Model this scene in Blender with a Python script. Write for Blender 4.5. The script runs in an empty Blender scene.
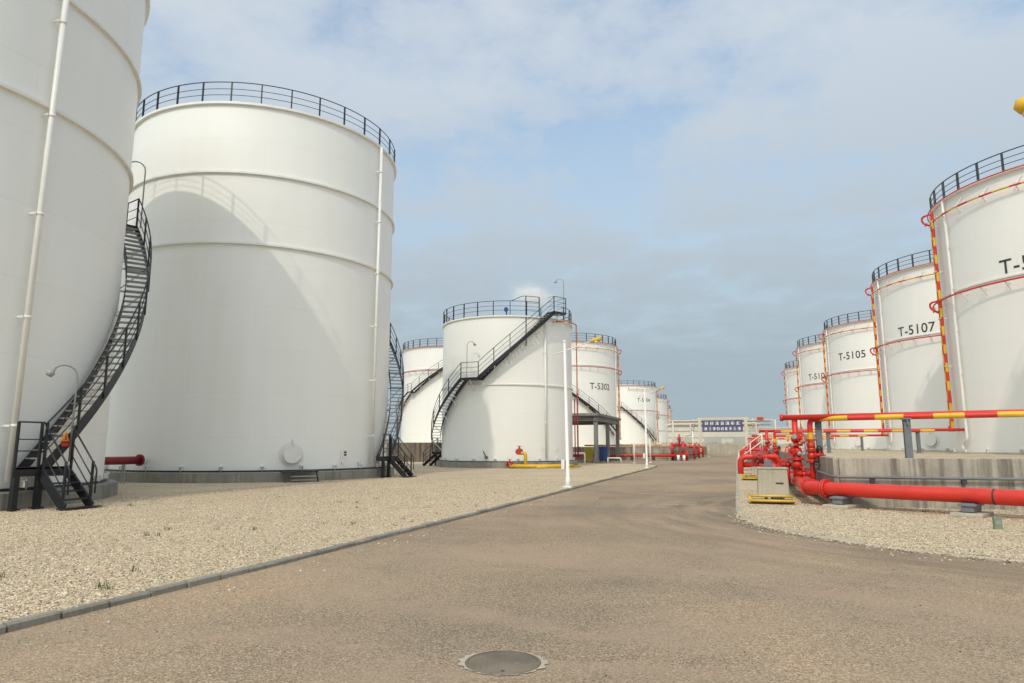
import bpy, math, random
import numpy as np
from mathutils import Vector, Matrix
R_ = math.radians
PI = math.pi
rnd = random.Random(7)
sc = bpy.context.scene
col = sc.collection

# ------------------------------------------------------------------ materials
def newmat(name, base=(.8, .8, .8), rough=.5, metal=0.0, spec=.5):
    m = bpy.data.materials.new(name); m.use_nodes = True
    b = m.node_tree.nodes['Principled BSDF']
    b.inputs['Base Color'].default_value = (*base, 1)
    b.inputs['Roughness'].default_value = rough
    b.inputs['Metallic'].default_value = metal
    b.inputs['Specular IOR Level'].default_value = spec
    return m, m.node_tree, b

def N(nt, typ, **kw):
    n = nt.nodes.new(typ)
    for k, v in kw.items():
        if k in n.inputs.keys() if isinstance(k, str) else False:
            n.inputs[k].default_value = v
        else:
            setattr(n, k, v)
    return n

def L(nt, a, b): nt.links.new(a, b)

def ramp(nt, src, stops):
    r = nt.nodes.new('ShaderNodeValToRGB')
    e = r.color_ramp.elements
    e[0].position, e[0].color = stops[0][0], (*stops[0][1], 1)
    e[1].position, e[1].color = stops[-1][0], (*stops[-1][1], 1)
    for p, c in stops[1:-1]:
        x = e.new(p); x.color = (*c, 1)
    L(nt, src, r.inputs[0]); return r.outputs[0]

def mixc(nt, fac, a, b, mode='MIX'):
    m = nt.nodes.new('ShaderNodeMix'); m.data_type = 'RGBA'; m.blend_type = mode
    for s, v in ((m.inputs[0], fac), (m.inputs[6], a), (m.inputs[7], b)):
        if hasattr(v, 'is_output'): L(nt, v, s)
        elif isinstance(v, (int, float)): s.default_value = v
        else: s.default_value = (*v, 1)
    return m.outputs[2]

def mapped(nt, kind='Object', scale=(1, 1, 1)):
    tc = nt.nodes.new('ShaderNodeTexCoord'); mp = nt.nodes.new('ShaderNodeMapping')
    mp.inputs['Scale'].default_value = scale
    L(nt, tc.outputs[kind], mp.inputs[0]); return mp.outputs[0]

def noise(nt, vec, scale, detail=4, rough=.55):
    n = nt.nodes.new('ShaderNodeTexNoise')
    n.inputs['Scale'].default_value = scale; n.inputs['Detail'].default_value = detail
    n.inputs['Roughness'].default_value = rough
    L(nt, vec, n.inputs['Vector']); return n.outputs[0]

def bump(nt, b, h, strength, dist):
    n = nt.nodes.new('ShaderNodeBump'); n.inputs['Strength'].default_value = strength
    n.inputs['Distance'].default_value = dist
    L(nt, h, n.inputs['Height']); L(nt, n.outputs[0], b.inputs['Normal'])

def paint(name, base, rough=.45, var=.12, wear=None):
    m, nt, b = newmat(name, base, rough)
    v = mapped(nt); n = noise(nt, v, 1.7, 6); n2 = noise(nt, v, 14, 5)
    dark = tuple(c * (1 - var) for c in base); lite = tuple(min(1, c * (1 + var * .6)) for c in base)
    c = ramp(nt, n, [(.3, dark), (.7, lite)])
    if wear:
        f = ramp(nt, n2, [(.62, (0, 0, 0)), (.72, (1, 1, 1))])
        c = mixc(nt, f, c, wear)
    L(nt, c, b.inputs['Base Color'])
    L(nt, ramp(nt, n2, [(.2, (rough - .1,) * 3), (.8, (rough + .12,) * 3)]), b.inputs['Roughness'])
    return m

def tank_paint(name, base):
    """painted steel plate: staggered weld seams by UV (metres), run-off streaks, light grime"""
    m, nt, b = newmat(name, base, .42)
    uv = mapped(nt, 'UV')
    br = nt.nodes.new('ShaderNodeTexBrick')
    br.offset = .37; br.inputs['Scale'].default_value = 1
    br.inputs['Mortar Size'].default_value = .010; br.inputs['Mortar Smooth'].default_value = .6
    br.inputs['Brick Width'].default_value = 7.3; br.inputs['Row Height'].default_value = 1.95
    br.inputs['Color1'].default_value = (1, 1, 1, 1); br.inputs['Color2'].default_value = (.982, .982, .98, 1)
    br.inputs['Mortar'].default_value = (.9, .9, .89, 1)
    L(nt, uv, br.inputs['Vector'])
    st = noise(nt, mapped(nt, 'UV', (1.6, .10, 1)), 1.0, 6, .6)
    st = ramp(nt, st, [(.42, (1, 1, 1)), (.78, (.975, .97, .955))])
    cl = ramp(nt, noise(nt, uv, .22, 4), [(.3, (.975, .978, .975)), (.7, (1, 1, 1))])
    c = mixc(nt, 1, base, br.outputs[0], 'MULTIPLY'); c = mixc(nt, 1, c, st, 'MULTIPLY'); c = mixc(nt, 1, c, cl, 'MULTIPLY')
    # thin rust-coloured weeps, sparse
    w = noise(nt, mapped(nt, 'UV', (3.4, .16, 1)), 1.0, 3, .5)
    w = ramp(nt, w, [(.72, (0, 0, 0)), (.82, (.22, .22, .22))])
    c = mixc(nt, w, c, (.52, .44, .34))
    L(nt, c, b.inputs['Base Color'])
    wav = noise(nt, mapped(nt, 'UV', (.5, .9, 1)), 1.0, 2)
    bm = nt.nodes.new('ShaderNodeBump'); bm.inputs['Strength'].default_value = .25; bm.inputs['Distance'].default_value = .05
    L(nt, wav, bm.inputs['Height'])
    b2 = nt.nodes.new('ShaderNodeBump'); b2.inputs['Strength'].default_value = .35; b2.inputs['Distance'].default_value = .006
    b2.invert = True
    L(nt, br.outputs[1], b2.inputs['Height']); L(nt, bm.outputs[0], b2.inputs['Normal']); L(nt, b2.outputs[0], b.inputs['Normal'])
    return m

def concrete(name, a, bcol, stain=(.12, .105, .085), amount=.6, vert=True):
    m, nt, b = newmat(name, a, .85, spec=.25)
    v = mapped(nt, 'Object')
    c = ramp(nt, noise(nt, v, .9, 8, .6), [(.3, a), (.7, bcol)])
    fine = ramp(nt, noise(nt, v, 35, 4), [(.3, (.82, .82, .82)), (.7, (1.05, 1.05, 1.05))])
    c = mixc(nt, 1, c, fine, 'MULTIPLY')
    if vert:
        s = noise(nt, mapped(nt, 'Object', (2.6, 2.6, .16)), 1.0, 7, .65)
        lo = .5 if amount > .5 else .56
        s = ramp(nt, s, [(lo, (0, 0, 0)), (lo + .12, (amount,) * 3)])
        c = mixc(nt, s, c, stain)
        s2 = noise(nt, mapped(nt, 'Object', (7.5, 7.5, .22)), 1.0, 6, .6)
        s2 = ramp(nt, s2, [(.50, (0, 0, 0)), (.66, (amount * .75,) * 3)])
        c = mixc(nt, s2, c, stain)
    L(nt, c, b.inputs['Base Color'])
    bump(nt, b, noise(nt, v, 18, 8), .35, .02)
    return m

def gravel_mat(name):
    m, nt, b = newmat(name, (.55, .45, .32), .9, spec=.2)
    v = mapped(nt, 'Object')
    vo = nt.nodes.new('ShaderNodeTexVoronoi'); vo.inputs['Scale'].default_value = 32
    L(nt, v, vo.inputs['Vector'])
    sep = nt.nodes.new('ShaderNodeSeparateColor'); L(nt, vo.outputs['Color'], sep.inputs[0])
    c = ramp(nt, sep.outputs[0], [(0, (.28, .225, .155)), (.25, (.52, .42, .285)), (.65, (.66, .54, .37)), (1, (.79, .685, .52))])
    big = ramp(nt, noise(nt, v, .35, 5), [(.3, (.86, .86, .86)), (.7, (1.05, 1.04, 1.02))])
    c = mixc(nt, 1, c, big, 'MULTIPLY')
    L(nt, c, b.inputs['Base Color'])
    hh = nt.nodes.new('ShaderNodeMath'); hh.operation = 'SUBTRACT'; hh.inputs[0].default_value = 1
    L(nt, vo.outputs['Distance'], hh.inputs[1])
    bump(nt, b, hh.outputs[0], .9, .035)
    return m

def stone_mat(name):
    m, nt, b = newmat(name, (.55, .45, .32), .85, spec=.25)
    g = nt.nodes.new('ShaderNodeNewGeometry')
    c = ramp(nt, g.outputs['Random Per Island'], [(0, (.15, .13, .105)), (.12, (.30, .245, .18)), (.28, (.52, .415, .28)), (.62, (.66, .54, .37)), (.88, (.82, .72, .56)), (.95, (.52, .32, .18)), (1, (.36, .34, .31))])
    L(nt, c, b.inputs['Base Color'])
    return m

def asphalt_mat(name):
    """worn chip-seal: fine stone grain, drifts of pale pinkish sand, dark turning tracks round the corner kerb"""
    m, nt, b = newmat(name, (.28, .23, .18), .9, spec=.2)
    v = mapped(nt, 'Object')
    vo = nt.nodes.new('ShaderNodeTexVoronoi'); vo.inputs['Scale'].default_value = 88; L(nt, v, vo.inputs['Vector'])
    sep = nt.nodes.new('ShaderNodeSeparateColor'); L(nt, vo.outputs['Color'], sep.inputs[0])
    c = ramp(nt, sep.outputs[0], [(0, (.13, .105, .075)), (.25, (.27, .215, .155)), (.75, (.365, .292, .212)), (1, (.55, .47, .36))])
    coarse = ramp(nt, noise(nt, v, 30, 5, .75), [(.3, (.86, .86, .86)), (.7, (1.13, 1.12, 1.11))])
    c = mixc(nt, 1, c, coarse, 'MULTIPLY')
    patch = ramp(nt, noise(nt, mapped(nt, 'Object', (1, .6, 1)), .42, 7, .62), [(.36, (.85, .87, .88)), (.5, (.98, .97, .96)), (.66, (1.10, 1.06, 1.0))])
    c = mixc(nt, 1, c, patch, 'MULTIPLY')
    wide = ramp(nt, noise(nt, v, .13, 4, .55), [(.38, (.78, .79, .80)), (.5, (.96, .96, .96)), (.62, (1.08, 1.06, 1.03))])
    c = mixc(nt, 1, c, wide, 'MULTIPLY')
    # sand drifts, warped
    wn = nt.nodes.new('ShaderNodeTexNoise'); wn.inputs['Scale'].default_value = .5; wn.inputs['Detail'].default_value = 3; L(nt, v, wn.inputs['Vector'])
    wa = nt.nodes.new('ShaderNodeVectorMath'); wa.operation = 'MULTIPLY_ADD'; wa.inputs[1].default_value = (2.2, 2.2, 0); L(nt, wn.outputs['Color'], wa.inputs[0]); L(nt, v, wa.inputs[2])
    mp = nt.nodes.new('ShaderNodeMapping'); mp.inputs['Scale'].default_value = (.26, .62, 1); L(nt, wa.outputs[0], mp.inputs[0])
    sd = ramp(nt, noise(nt, mp.outputs[0], 1.0, 8, .68), [(.46, (0, 0, 0)), (.62, (.62, .62, .62)), (.8, (.8, .8, .8))])
    sandc = ramp(nt, noise(nt, v, 40, 3, .6), [(.3, (.325, .247, .182)), (.7, (.385, .30, .226))])
    c = mixc(nt, sd, c, sandc)
    # turning tracks: streaks on circles about the kerb corner
    cs = nt.nodes.new('ShaderNodeVectorMath'); cs.operation = 'SUBTRACT'; cs.inputs[1].default_value = (7.5, 19.5, 0); L(nt, v, cs.inputs[0])
    ln = nt.nodes.new('ShaderNodeVectorMath'); ln.operation = 'LENGTH'; L(nt, cs.outputs[0], ln.inputs[0])
    sp = nt.nodes.new('ShaderNodeSeparateXYZ'); L(nt, cs.outputs[0], sp.inputs[0])
    at_ = nt.nodes.new('ShaderNodeMath'); at_.operation = 'ARCTAN2'; L(nt, sp.outputs[1], at_.inputs[0]); L(nt, sp.outputs[0], at_.inputs[1])
    cbn = nt.nodes.new('ShaderNodeCombineXYZ'); L(nt, ln.outputs['Value'], cbn.inputs[0]); L(nt, at_.outputs[0], cbn.inputs[1])
    mp2 = nt.nodes.new('ShaderNodeMapping'); mp2.inputs['Scale'].default_value = (1.5, 2.2, 1); L(nt, cbn.outputs[0], mp2.inputs[0])
    tr = ramp(nt, noise(nt, mp2.outputs[0], 1.0, 8, .7), [(.43, (0, 0, 0)), (.60, (.80, .80, .80))])
    rg_ = ramp(nt, ln.outputs['Value'], [(.0, (0, 0, 0)), (1, (0, 0, 0))])
    mr = nt.nodes.new('ShaderNodeMapRange'); mr.inputs['From Min'].default_value = 13.0; mr.inputs['From Max'].default_value = 8.6; L(nt, ln.outputs['Value'], mr.inputs['Value'])
    f = mixc(nt, 1, tr, (1, 1, 1), 'MULTIPLY')
    mm = nt.nodes.new('ShaderNodeMath'); mm.operation = 'MULTIPLY'; L(nt, f, mm.inputs[0]); L(nt, mr.outputs[0], mm.inputs[1])
    c = mixc(nt, mm.outputs[0], c, (.16, .13, .098))
    c = mixc(nt, 1, c, (1.03, .995, .955), 'MULTIPLY')
    # oil spots
    oi = ramp(nt, noise(nt, v, .9, 2, .5), [(.71, (0, 0, 0)), (.77, (.35, .35, .35))])
    c = mixc(nt, oi, c, (.17, .14, .11))
    L(nt, c, b.inputs['Base Color'])
    bump(nt, b, sep.outputs[1], .45, .010)
    return m

M = {}
M['tank'] = tank_paint('tank_white', (.87, .87, .83))
M['tank_far'] = tank_paint('tank_cream', (.87, .865, .815))
M['white'] = paint('white_gloss', (.80, .79, .745), .4, .05)
M['black'] = paint('black_paint', (.016, .018, .022), .42, .3)
M['darkgrey'] = paint('dark_grey_steel', (.05, .055, .06), .5, .25)
M['grey'] = paint('grey_steel', (.16, .175, .19), .5, .2)
M['galv'] = paint('galvanised_tread', (.30, .31, .31), .5, .3)
M['red'] = paint('red_pipe_paint', (.62, .032, .018), .40, .16, (.50, .07, .045))
M['red_dull'] = paint('dull_red_paint', (.46, .05, .045), .5, .2)
M['maroon'] = paint('maroon_paint', (.24, .012, .018), .45, .2)
M['yellow'] = paint('yellow_paint', (.72, .44, .025), .45, .16)
M['orange'] = paint('faded_orange_paint', (.62, .24, .12), .55, .2)
M['pale_orange'] = paint('pale_orange_paint', (.70, .42, .22), .55, .2)
M['blue'] = paint('blue_paint', (.012, .055, .22), .45, .15)
M['signblue'] = paint('sign_blue', (.085, .09, .21), .5, .08)
M['letter'] = paint('black_lettering', (.035, .035, .038), .6, .1)
M['conc'] = concrete('concrete_grey', (.40, .365, .285), (.52, .475, .375), amount=.2)
M['wall'] = concrete('stained_concrete', (.30, .275, .225), (.52, .475, .39), (.085, .078, .066), .66)
M['found'] = concrete('foundation_concrete', (.21, .205, .185), (.36, .335, .28), (.10, .095, .085), .5)
M['dirtywall'] = concrete('brown_stained_concrete', (.13, .105, .08), (.24, .2, .155), (.045, .036, .028), .8)
M['slab'] = concrete('weathered_slab', (.20, .20, .19), (.31, .305, .29), (.06, .06, .06), .5)
M['kerb'] = concrete('kerb_concrete', (.22, .21, .175), (.36, .34, .285), amount=.3)
M['kerb_pale'] = concrete('pale_kerb', (.36, .325, .255), (.50, .45, .36), amount=.3, vert=False)
M['gravel'] = gravel_mat('gravel_bed')
M['stone'] = stone_mat('loose_stone')
M['asphalt'] = asphalt_mat('road_asphalt')
M['iron'] = paint('worn_iron', (.185, .155, .115), .95, .45, (.30, .20, .10))
M['dusty'] = paint('dusty_lid', (.33, .27, .20), .9, .15)
M['rusty'] = paint('rusty_lid', (.30, .20, .10), .9, .25)
M['shaded_yellow'] = paint('canopy_shaded_yellow', (.34, .26, .03), .6, .2)  # bin yellow, darkened to stand in for shade under the canopy
M['shaded_blue'] = paint('canopy_shaded_blue_plastic', (.010, .04, .15), .5, .15)  # bin blue with the canopy's shade put into its colour
M['ringc'] = concrete('manhole_collar', (.36, .31, .245), (.56, .50, .42), amount=.3, vert=False)
M['earth'] = concrete('bare_ground', (.22, .19, .14), (.34, .29, .22), vert=False)
M['clad'] = paint('cream_cladding', (.60, .575, .50), .6, .06)
M['clad_dark'] = paint('cladding_band', (.42, .42, .38), .6, .06)
M['cream'] = paint('cream_steel', (.60, .56, .46), .5, .1)
M['brass'] = paint('grey_fitting', (.32, .32, .31), .45, .3)
M['orange_sign'] = paint('orange_sign', (.75, .25, .03), .5, .05)
M['grass'] = paint('weed_green', (.09, .12, .03), .8, .3)
M['weed_dry'] = paint('yellow_weed', (.22, .21, .05), .8, .3)
M['reed'] = paint('dry_reed', (.30, .235, .125), .9, .3)
M['green'] = paint('dull_green', (.20, .25, .17), .6, .2)
M['lime'] = paint('lime_paint', (.45, .45, .05), .5, .15)
M['glass'] = newmat('lamp_glass', (.7, .7, .68), .15)[0]

# ------------------------------------------------------------------ mesh builder
class MB:
    def __init__(s): s.v = []; s.f = []; s.mi = []; s.uv = None; s.sm = []
    def add(s, vs, fs, mi=0, smooth=False):
        o = len(s.v); s.v += [tuple(p) for p in vs]
        for f in fs: s.f.append(tuple(i + o for i in f)); s.mi.append(mi); s.sm.append(smooth)
        return s
    def box(s, c, d, rz=0, mi=0, rot=None):
        x, y, z = d[0] / 2, d[1] / 2, d[2] / 2
        vs = [Vector((a, b, e)) for a in (-x, x) for b in (-y, y) for e in (-z, z)]
        mt = rot if rot is not None else Matrix.Rotation(rz, 3, 'Z')
        vs = [mt @ p + Vector(c) for p in vs]
        return s.add(vs, [(0, 1, 3, 2), (4, 6, 7, 5), (0, 4, 5, 1), (2, 3, 7, 6), (0, 2, 6, 4), (1, 5, 7, 3)], mi)
    def bar(s, a, b, w, h, mi=0, up=(0, 0, 1)):
        """box beam from a to b, width w sideways, height h"""
        a, b = Vector(a), Vector(b); d = b - a; ln = d.length
        if ln < 1e-6: return s
        x = d / ln; y = Vector(up).cross(x)
        if y.length < 1e-4: y = Vector((0, 1, 0)).cross(x)
        y.normalize(); z = x.cross(y)
        mt = Matrix((x, y, z)).transposed()
        return s.box((a + b) / 2, (ln, w, h), mi=mi, rot=mt)
    def tube(s, pts, r, n=8, mi=0, closed=False, caps=True, mis=None):
        pts = [Vector(p) for p in pts]; m = len(pts)
        rs = r if isinstance(r, (list, tuple)) else [r] * m
        vs = []; prev = None
        for i, p in enumerate(pts):
            if closed: t = pts[(i + 1) % m] - pts[i - 1]
            else: t = pts[min(i + 1, m - 1)] - pts[max(i - 1, 0)]
            if t.length < 1e-9: t = Vector((0, 0, 1))
            t.normalize()
            if prev is None:
                a = Vector((0, 0, 1)) if abs(t.z) < .9 else Vector((1, 0, 0))
                u = a.cross(t); u.normalize()
            else:
                u = prev - t * prev.dot(t); u.normalize()
            prev = u; w = t.cross(u)
            for k in range(n):
                an = 2 * PI * k / n
                vs.append(p + (u * math.cos(an) + w * math.sin(an)) * rs[i])
        o = len(s.v); s.v += [tuple(p) for p in vs]
        seg = m if closed else m - 1
        for i in range(seg):
            j = (i + 1) % m
            for k in range(n):
                k2 = (k + 1) % n
                s.f.append((o + i * n + k, o + i * n + k2, o + j * n + k2, o + j * n + k))
                s.mi.append(mis[i] if mis else mi); s.sm.append(n > 5)
        if caps and not closed:
            s.f.append(tuple(o + k for k in reversed(range(n)))); s.mi.append(mis[0] if mis else mi); s.sm.append(False)
            s.f.append(tuple(o + (m - 1) * n + k for k in range(n))); s.mi.append(mis[-1] if mis else mi); s.sm.append(False)
        return s
    def lathe(s, prof, n=96, a0=0, a1=2 * PI, c=(0, 0), mi=0, smooth=True, closedprof=False):
        full = abs(a1 - a0 - 2 * PI) < 1e-6
        m = n if full else n + 1; o = len(s.v); k = len(prof)
        for i in range(m):
            an = a0 + (a1 - a0) * i / n; cs, sn = math.cos(an), math.sin(an)
            for r, z in prof: s.v.append((c[0] + r * cs, c[1] + r * sn, z))
        for i in range(n):
            j = (i + 1) % m
            for q in range(k if closedprof else k - 1):
                q2 = (q + 1) % k
                s.f.append((o + i * k + q, o + j * k + q, o + j * k + q2, o + i * k + q2)); s.mi.append(mi); s.sm.append(smooth)
        if not full and closedprof:
            s.f.append(tuple(o + q for q in range(k))); s.mi.append(mi); s.sm.append(False)
            s.f.append(tuple(o + n * k + q for q in reversed(range(k)))); s.mi.append(mi); s.sm.append(False)
        return s
    def disc(s, c, ax, r, th, n=20, mi=0, r2=None):
        c, ax = Vector(c), Vector(ax).normalized()
        return s.tube([c - ax * th / 2, c + ax * th / 2], [r, r2 or r], n, mi)
    def ball(s, c, r, mi=0, n=10, sc_=(1, 1, 1)):
        c = Vector(c); m = n // 2 + 1; vs = []; fs = []
        for i in range(m + 1):
            th = PI * i / m
            for k in range(n):
                ph = 2 * PI * k / n
                vs.append((c.x + r * sc_[0] * math.sin(th) * math.cos(ph), c.y + r * sc_[1] * math.sin(th) * math.sin(ph), c.z + r * sc_[2] * math.cos(th)))
        for i in range(m):
            for k in range(n):
                fs.append((i * n + k, (i + 1) * n + k, (i + 1) * n + (k + 1) % n, i * n + (k + 1) % n))
        return s.add(vs, fs, mi, True)
    def wheel(s, c, ax, r, mi=0):
        c, ax = Vector(c), Vector(ax).normalized()
        a = Vector((0, 0, 1)) if abs(ax.z) < .9 else Vector((1, 0, 0))
        u = a.cross(ax).normalized(); w = ax.cross(u)
        s.tube([c + (u * math.cos(t * PI / 7) + w * math.sin(t * PI / 7)) * r for t in range(14)], r * .1, 6, mi, closed=True)
        for t in range(3):
            d = u * math.cos(t * PI / 3) + w * math.sin(t * PI / 3)
            s.bar(c - d * r, c + d * r, r * .14, r * .1, mi)
        return s
    def build(s, name, mats, parent=None, bev=0):
        me = bpy.data.meshes.new(name)
        me.from_pydata(s.v, [], s.f)
        mats = mats if isinstance(mats, (list, tuple)) else [mats]
        for m in mats: me.materials.append(M[m] if isinstance(m, str) else m)
        me.polygons.foreach_set('material_index', s.mi)
        me.polygons.foreach_set('use_smooth', s.sm)
        me.update()
        o = bpy.data.objects.new(name, me); col.objects.link(o)
        if parent: o.parent = parent
        if bev:
            b = o.modifiers.new('bevel', 'BEVEL'); b.width = bev; b.segments = 2; b.limit_method = 'ANGLE'; b.angle_limit = R_(50)
        return o

def tag(o, label, cat, group=None):
    o['label'] = label; o['category'] = cat
    if group: o['group'] = group
    return o
def empty(name, loc, label, cat, group=None, rz=0):
    o = bpy.data.objects.new(name, None); o.empty_display_size = .2; col.objects.link(o)
    o.location = loc; o.rotation_euler = (0, 0, rz)
    return tag(o, label, cat, group)
def struct(o, kind='structure'): o['kind'] = kind; return o
def copy_tree(o, parent=None):
    c = o.copy(); col.objects.link(c); c.parent = parent
    for ch in [x for x in bpy.data.objects if x.parent == o]: copy_tree(ch, c)
    return c
def P(r, a, z): return Vector((r * math.cos(a), r * math.sin(a), z))
def arc(r, a0, a1, z0, z1=None, n=None):
    n = n or max(2, int(abs(a1 - a0) / R_(3)))
    z1 = z0 if z1 is None else z1
    return [P(r, a0 + (a1 - a0) * i / n, z0 + (z1 - z0) * i / n) for i in range(n + 1)]
def fillet(pts, r, n=6):
    """rounded elbows on a polyline"""
    pts = [Vector(p) for p in pts]; out = [pts[0]]
    for i in range(1, len(pts) - 1):
        a, b, c = pts[i - 1], pts[i], pts[i + 1]
        u, w = (a - b).normalized(), (c - b).normalized()
        d = min(r, (a - b).length * .49, (c - b).length * .49)
        for k in range(n + 1):
            t = k / n
            out.append((b + u * d) * (1 - t) ** 2 + b * 2 * t * (1 - t) + (b + w * d) * t ** 2)
    out.append(pts[-1]); return out
def resample(pts, step):
    pts = [Vector(p) for p in pts]; out = [pts[0]]; acc = 0
    for a, b in zip(pts, pts[1:]):
        ln = (b - a).length
        if ln < 1e-6: continue
        k = max(1, int(math.ceil(ln / step)))
        for i in range(1, k + 1): out.append(a.lerp(b, i / k))
    return out
def banded(mb, pts, r, period, ca=0, cb=1, n=10, duty=.5):
    pts = resample(pts, period / 6); acc = 0; mis = []
    for a, b in zip(pts, pts[1:]):
        mis.append(ca if ((acc + .01) / period) % 1 < duty else cb); acc += (b - a).length
    mb.tube(pts, r, n, mis=mis)

# ------------------------------------------------------------------ camera, light, sky
cam = bpy.data.cameras.new('camera'); co = bpy.data.objects.new('camera', cam); col.objects.link(co)
cam.sensor_width = 36; cam.lens = 676 / 1024 * 36; cam.clip_end = 6000; cam.clip_start = .05
co.location = (0, 0, 1.6); co.rotation_euler = (R_(90 + 8.788), 0, R_(18.17))
sc.camera = co
SUN_EL, SUN_AZ = 44.0, 2.6          # light travels towards +Y, a little towards +X
sun = bpy.data.lights.new('sun', 'SUN'); so = bpy.data.objects.new('sun', sun); col.objects.link(so)
sun.energy = 2.0; sun.angle = R_(.9); sun.color = (1, .90, .755)
trav = Vector((math.sin(R_(SUN_AZ)) * math.cos(R_(SUN_EL)), math.cos(R_(SUN_AZ)) * math.cos(R_(SUN_EL)), -math.sin(R_(SUN_EL))))
so.rotation_euler = trav.to_track_quat('-Z', 'Y').to_euler(); so.location = (-10, -60, 60)

w = bpy.data.worlds.new('World'); sc.world = w; w.use_nodes = True
nt = w.node_tree; bg = nt.nodes['Background']
sky = nt.nodes.new('ShaderNodeTexSky'); sky.sky_type = 'NISHITA'; sky.sun_disc = False
sky.sun_elevation = R_(SUN_EL); sky.sun_rotation = R_(180 + SUN_AZ)
sky.air_density = 1.2; sky.dust_density = 1.5; sky.ozone_density = 1.0
tc = nt.nodes.new('ShaderNodeTexCoord')
sx = nt.nodes.new('ShaderNodeSeparateXYZ'); L(nt, tc.outputs['Generated'], sx.inputs[0])
zz = nt.nodes.new('ShaderNodeMath'); zz.operation = 'MAXIMUM'; zz.inputs[1].default_value = 0; L(nt, sx.outputs[2], zz.inputs[0])
den = nt.nodes.new('ShaderNodeMath'); den.operation = 'ADD'; den.inputs[1].default_value = .16; L(nt, zz.outputs[0], den.inputs[0])
cx = nt.nodes.new('ShaderNodeVectorMath'); cx.operation = 'DIVIDE'
cb = nt.nodes.new('ShaderNodeCombineXYZ')
for i in range(3): L(nt, den.outputs[0], cb.inputs[i])
L(nt, tc.outputs['Generated'], cx.inputs[0]); L(nt, cb.outputs[0], cx.inputs[1])
mpn = nt.nodes.new('ShaderNodeMapping'); mpn.inputs['Scale'].default_value = (1.0, 1.0, 0); mpn.inputs['Location'].default_value = (9.3, 2.2, 0)
L(nt, cx.outputs[0], mpn.inputs[0])
n1 = noise(nt, mpn.outputs[0], 1.7, 9, .58)
n2 = noise(nt, mpn.outputs[0], 3.4, 8, .62)
am = nt.nodes.new('ShaderNodeMath'); am.operation = 'MULTIPLY_ADD'; am.inputs[1].default_value = .5
L(nt, n2, am.inputs[0]); L(nt, n1, am.inputs[2])
mask = ramp(nt, am.outputs[0], [(.58, (.40, .40, .40)), (.70, (.74, .74, .74)), (.86, (.98, .98, .98))])
# thicker haze towards the horizon
hz = ramp(nt, zz.outputs[0], [(.0, (4.5, 5.6, 6.3)), (.12, (4.7, 5.75, 6.5)), (.3, (6.0, 7.0, 7.9)), (.5, (7.2, 8.1, 9.1)), (.8, (8.8, 9.2, 9.7))])
skyb = mixc(nt, 1, sky.outputs[0], (2.35, 2.55, 2.45), 'MULTIPLY')
cv = mixc(nt, mask, skyb, hz)
lowf = ramp(nt, zz.outputs[0], [(.10, (.97, .97, .97)), (.26, (.62, .62, .62)), (.44, (.0, .0, .0))])
cv = mixc(nt, lowf, cv, hz)
# broad bright haze round the sun, which stands behind the camera
nrm = nt.nodes.new('ShaderNodeVectorMath'); nrm.operation = 'NORMALIZE'; L(nt, tc.outputs['Generated'], nrm.inputs[0])
dp = nt.nodes.new('ShaderNodeVectorMath'); dp.operation = 'DOT_PRODUCT'; L(nt, nrm.outputs[0], dp.inputs[0]); dp.inputs[1].default_value = tuple(-trav)
gl_ = ramp(nt, dp.outputs['Value'], [(.0, (1.0, 1.0, 1.0)), (.35, (1.06, 1.06, 1.05)), (.7, (1.3, 1.28, 1.24)), (1.0, (2.4, 2.3, 2.1))])
cv = mixc(nt, 1, cv, gl_, 'MULTIPLY')
L(nt, cv, bg.inputs[0]); bg.inputs[1].default_value = .121
sc.view_settings.view_transform = 'Standard'; sc.view_settings.look = 'None'
sc.view_settings.exposure = -.54; sc.view_settings.gamma = 1
sc.render.engine = 'CYCLES'
sc.cycles.max_bounces = 8; sc.cycles.diffuse_bounces = 5; sc.cycles.volume_bounces = 5
try: sc.cycles.use_denoising = True
except Exception: pass

# ------------------------------------------------------------------ ground
def sheet(name, poly, z, mat):
    o = MB().add([(x, y, z) for x, y in poly], [tuple(range(len(poly)))]).build(name, mat)
    return struct(o)
sheet('ground', [(-2500, -600), (2500, -600), (2500, 4000), (-2500, 4000)], -.03, 'earth')
sheet('road', [(-60, -14), (60, -14), (60, 30), (20, 140), (-60, 140)], 0, 'asphalt')
ZG = .06
# left gravel: kerb line X=-5.85, corner at Y=60
kerbL = [(-6.35, -12), (-6.12, 3), (-5.98, 8), (-5.86, 16), (-5.86, 40), (-5.80, 52), (-6.1, 56), (-7.2, 59), (-9.2, 60.6), (-60, 61.2)]
def offset_line(pts, d):
    out = []
    for i, p in enumerate(pts):
        a = Vector(pts[max(0, i - 1)]); b = Vector(pts[min(len(pts) - 1, i + 1)])
        t = (b - a).normalized(); out.append((p[0] - t.y * d, p[1] + t.x * d))
    return out
gl = offset_line(kerbL, .11)
def bed(name, outline, z, mat, depth=.25):
    n = len(outline); mb = MB()
    mb.add([(x, y, z) for x, y in outline] + [(x, y, z - depth) for x, y in outline],
           [tuple(range(n))] + [(i, i + n, (i + 1) % n + n, (i + 1) % n) for i in range(n)])
    return struct(mb.build(name, mat))
bed('gravel_ground', gl + [(-60, -12)], ZG, 'gravel')
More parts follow.
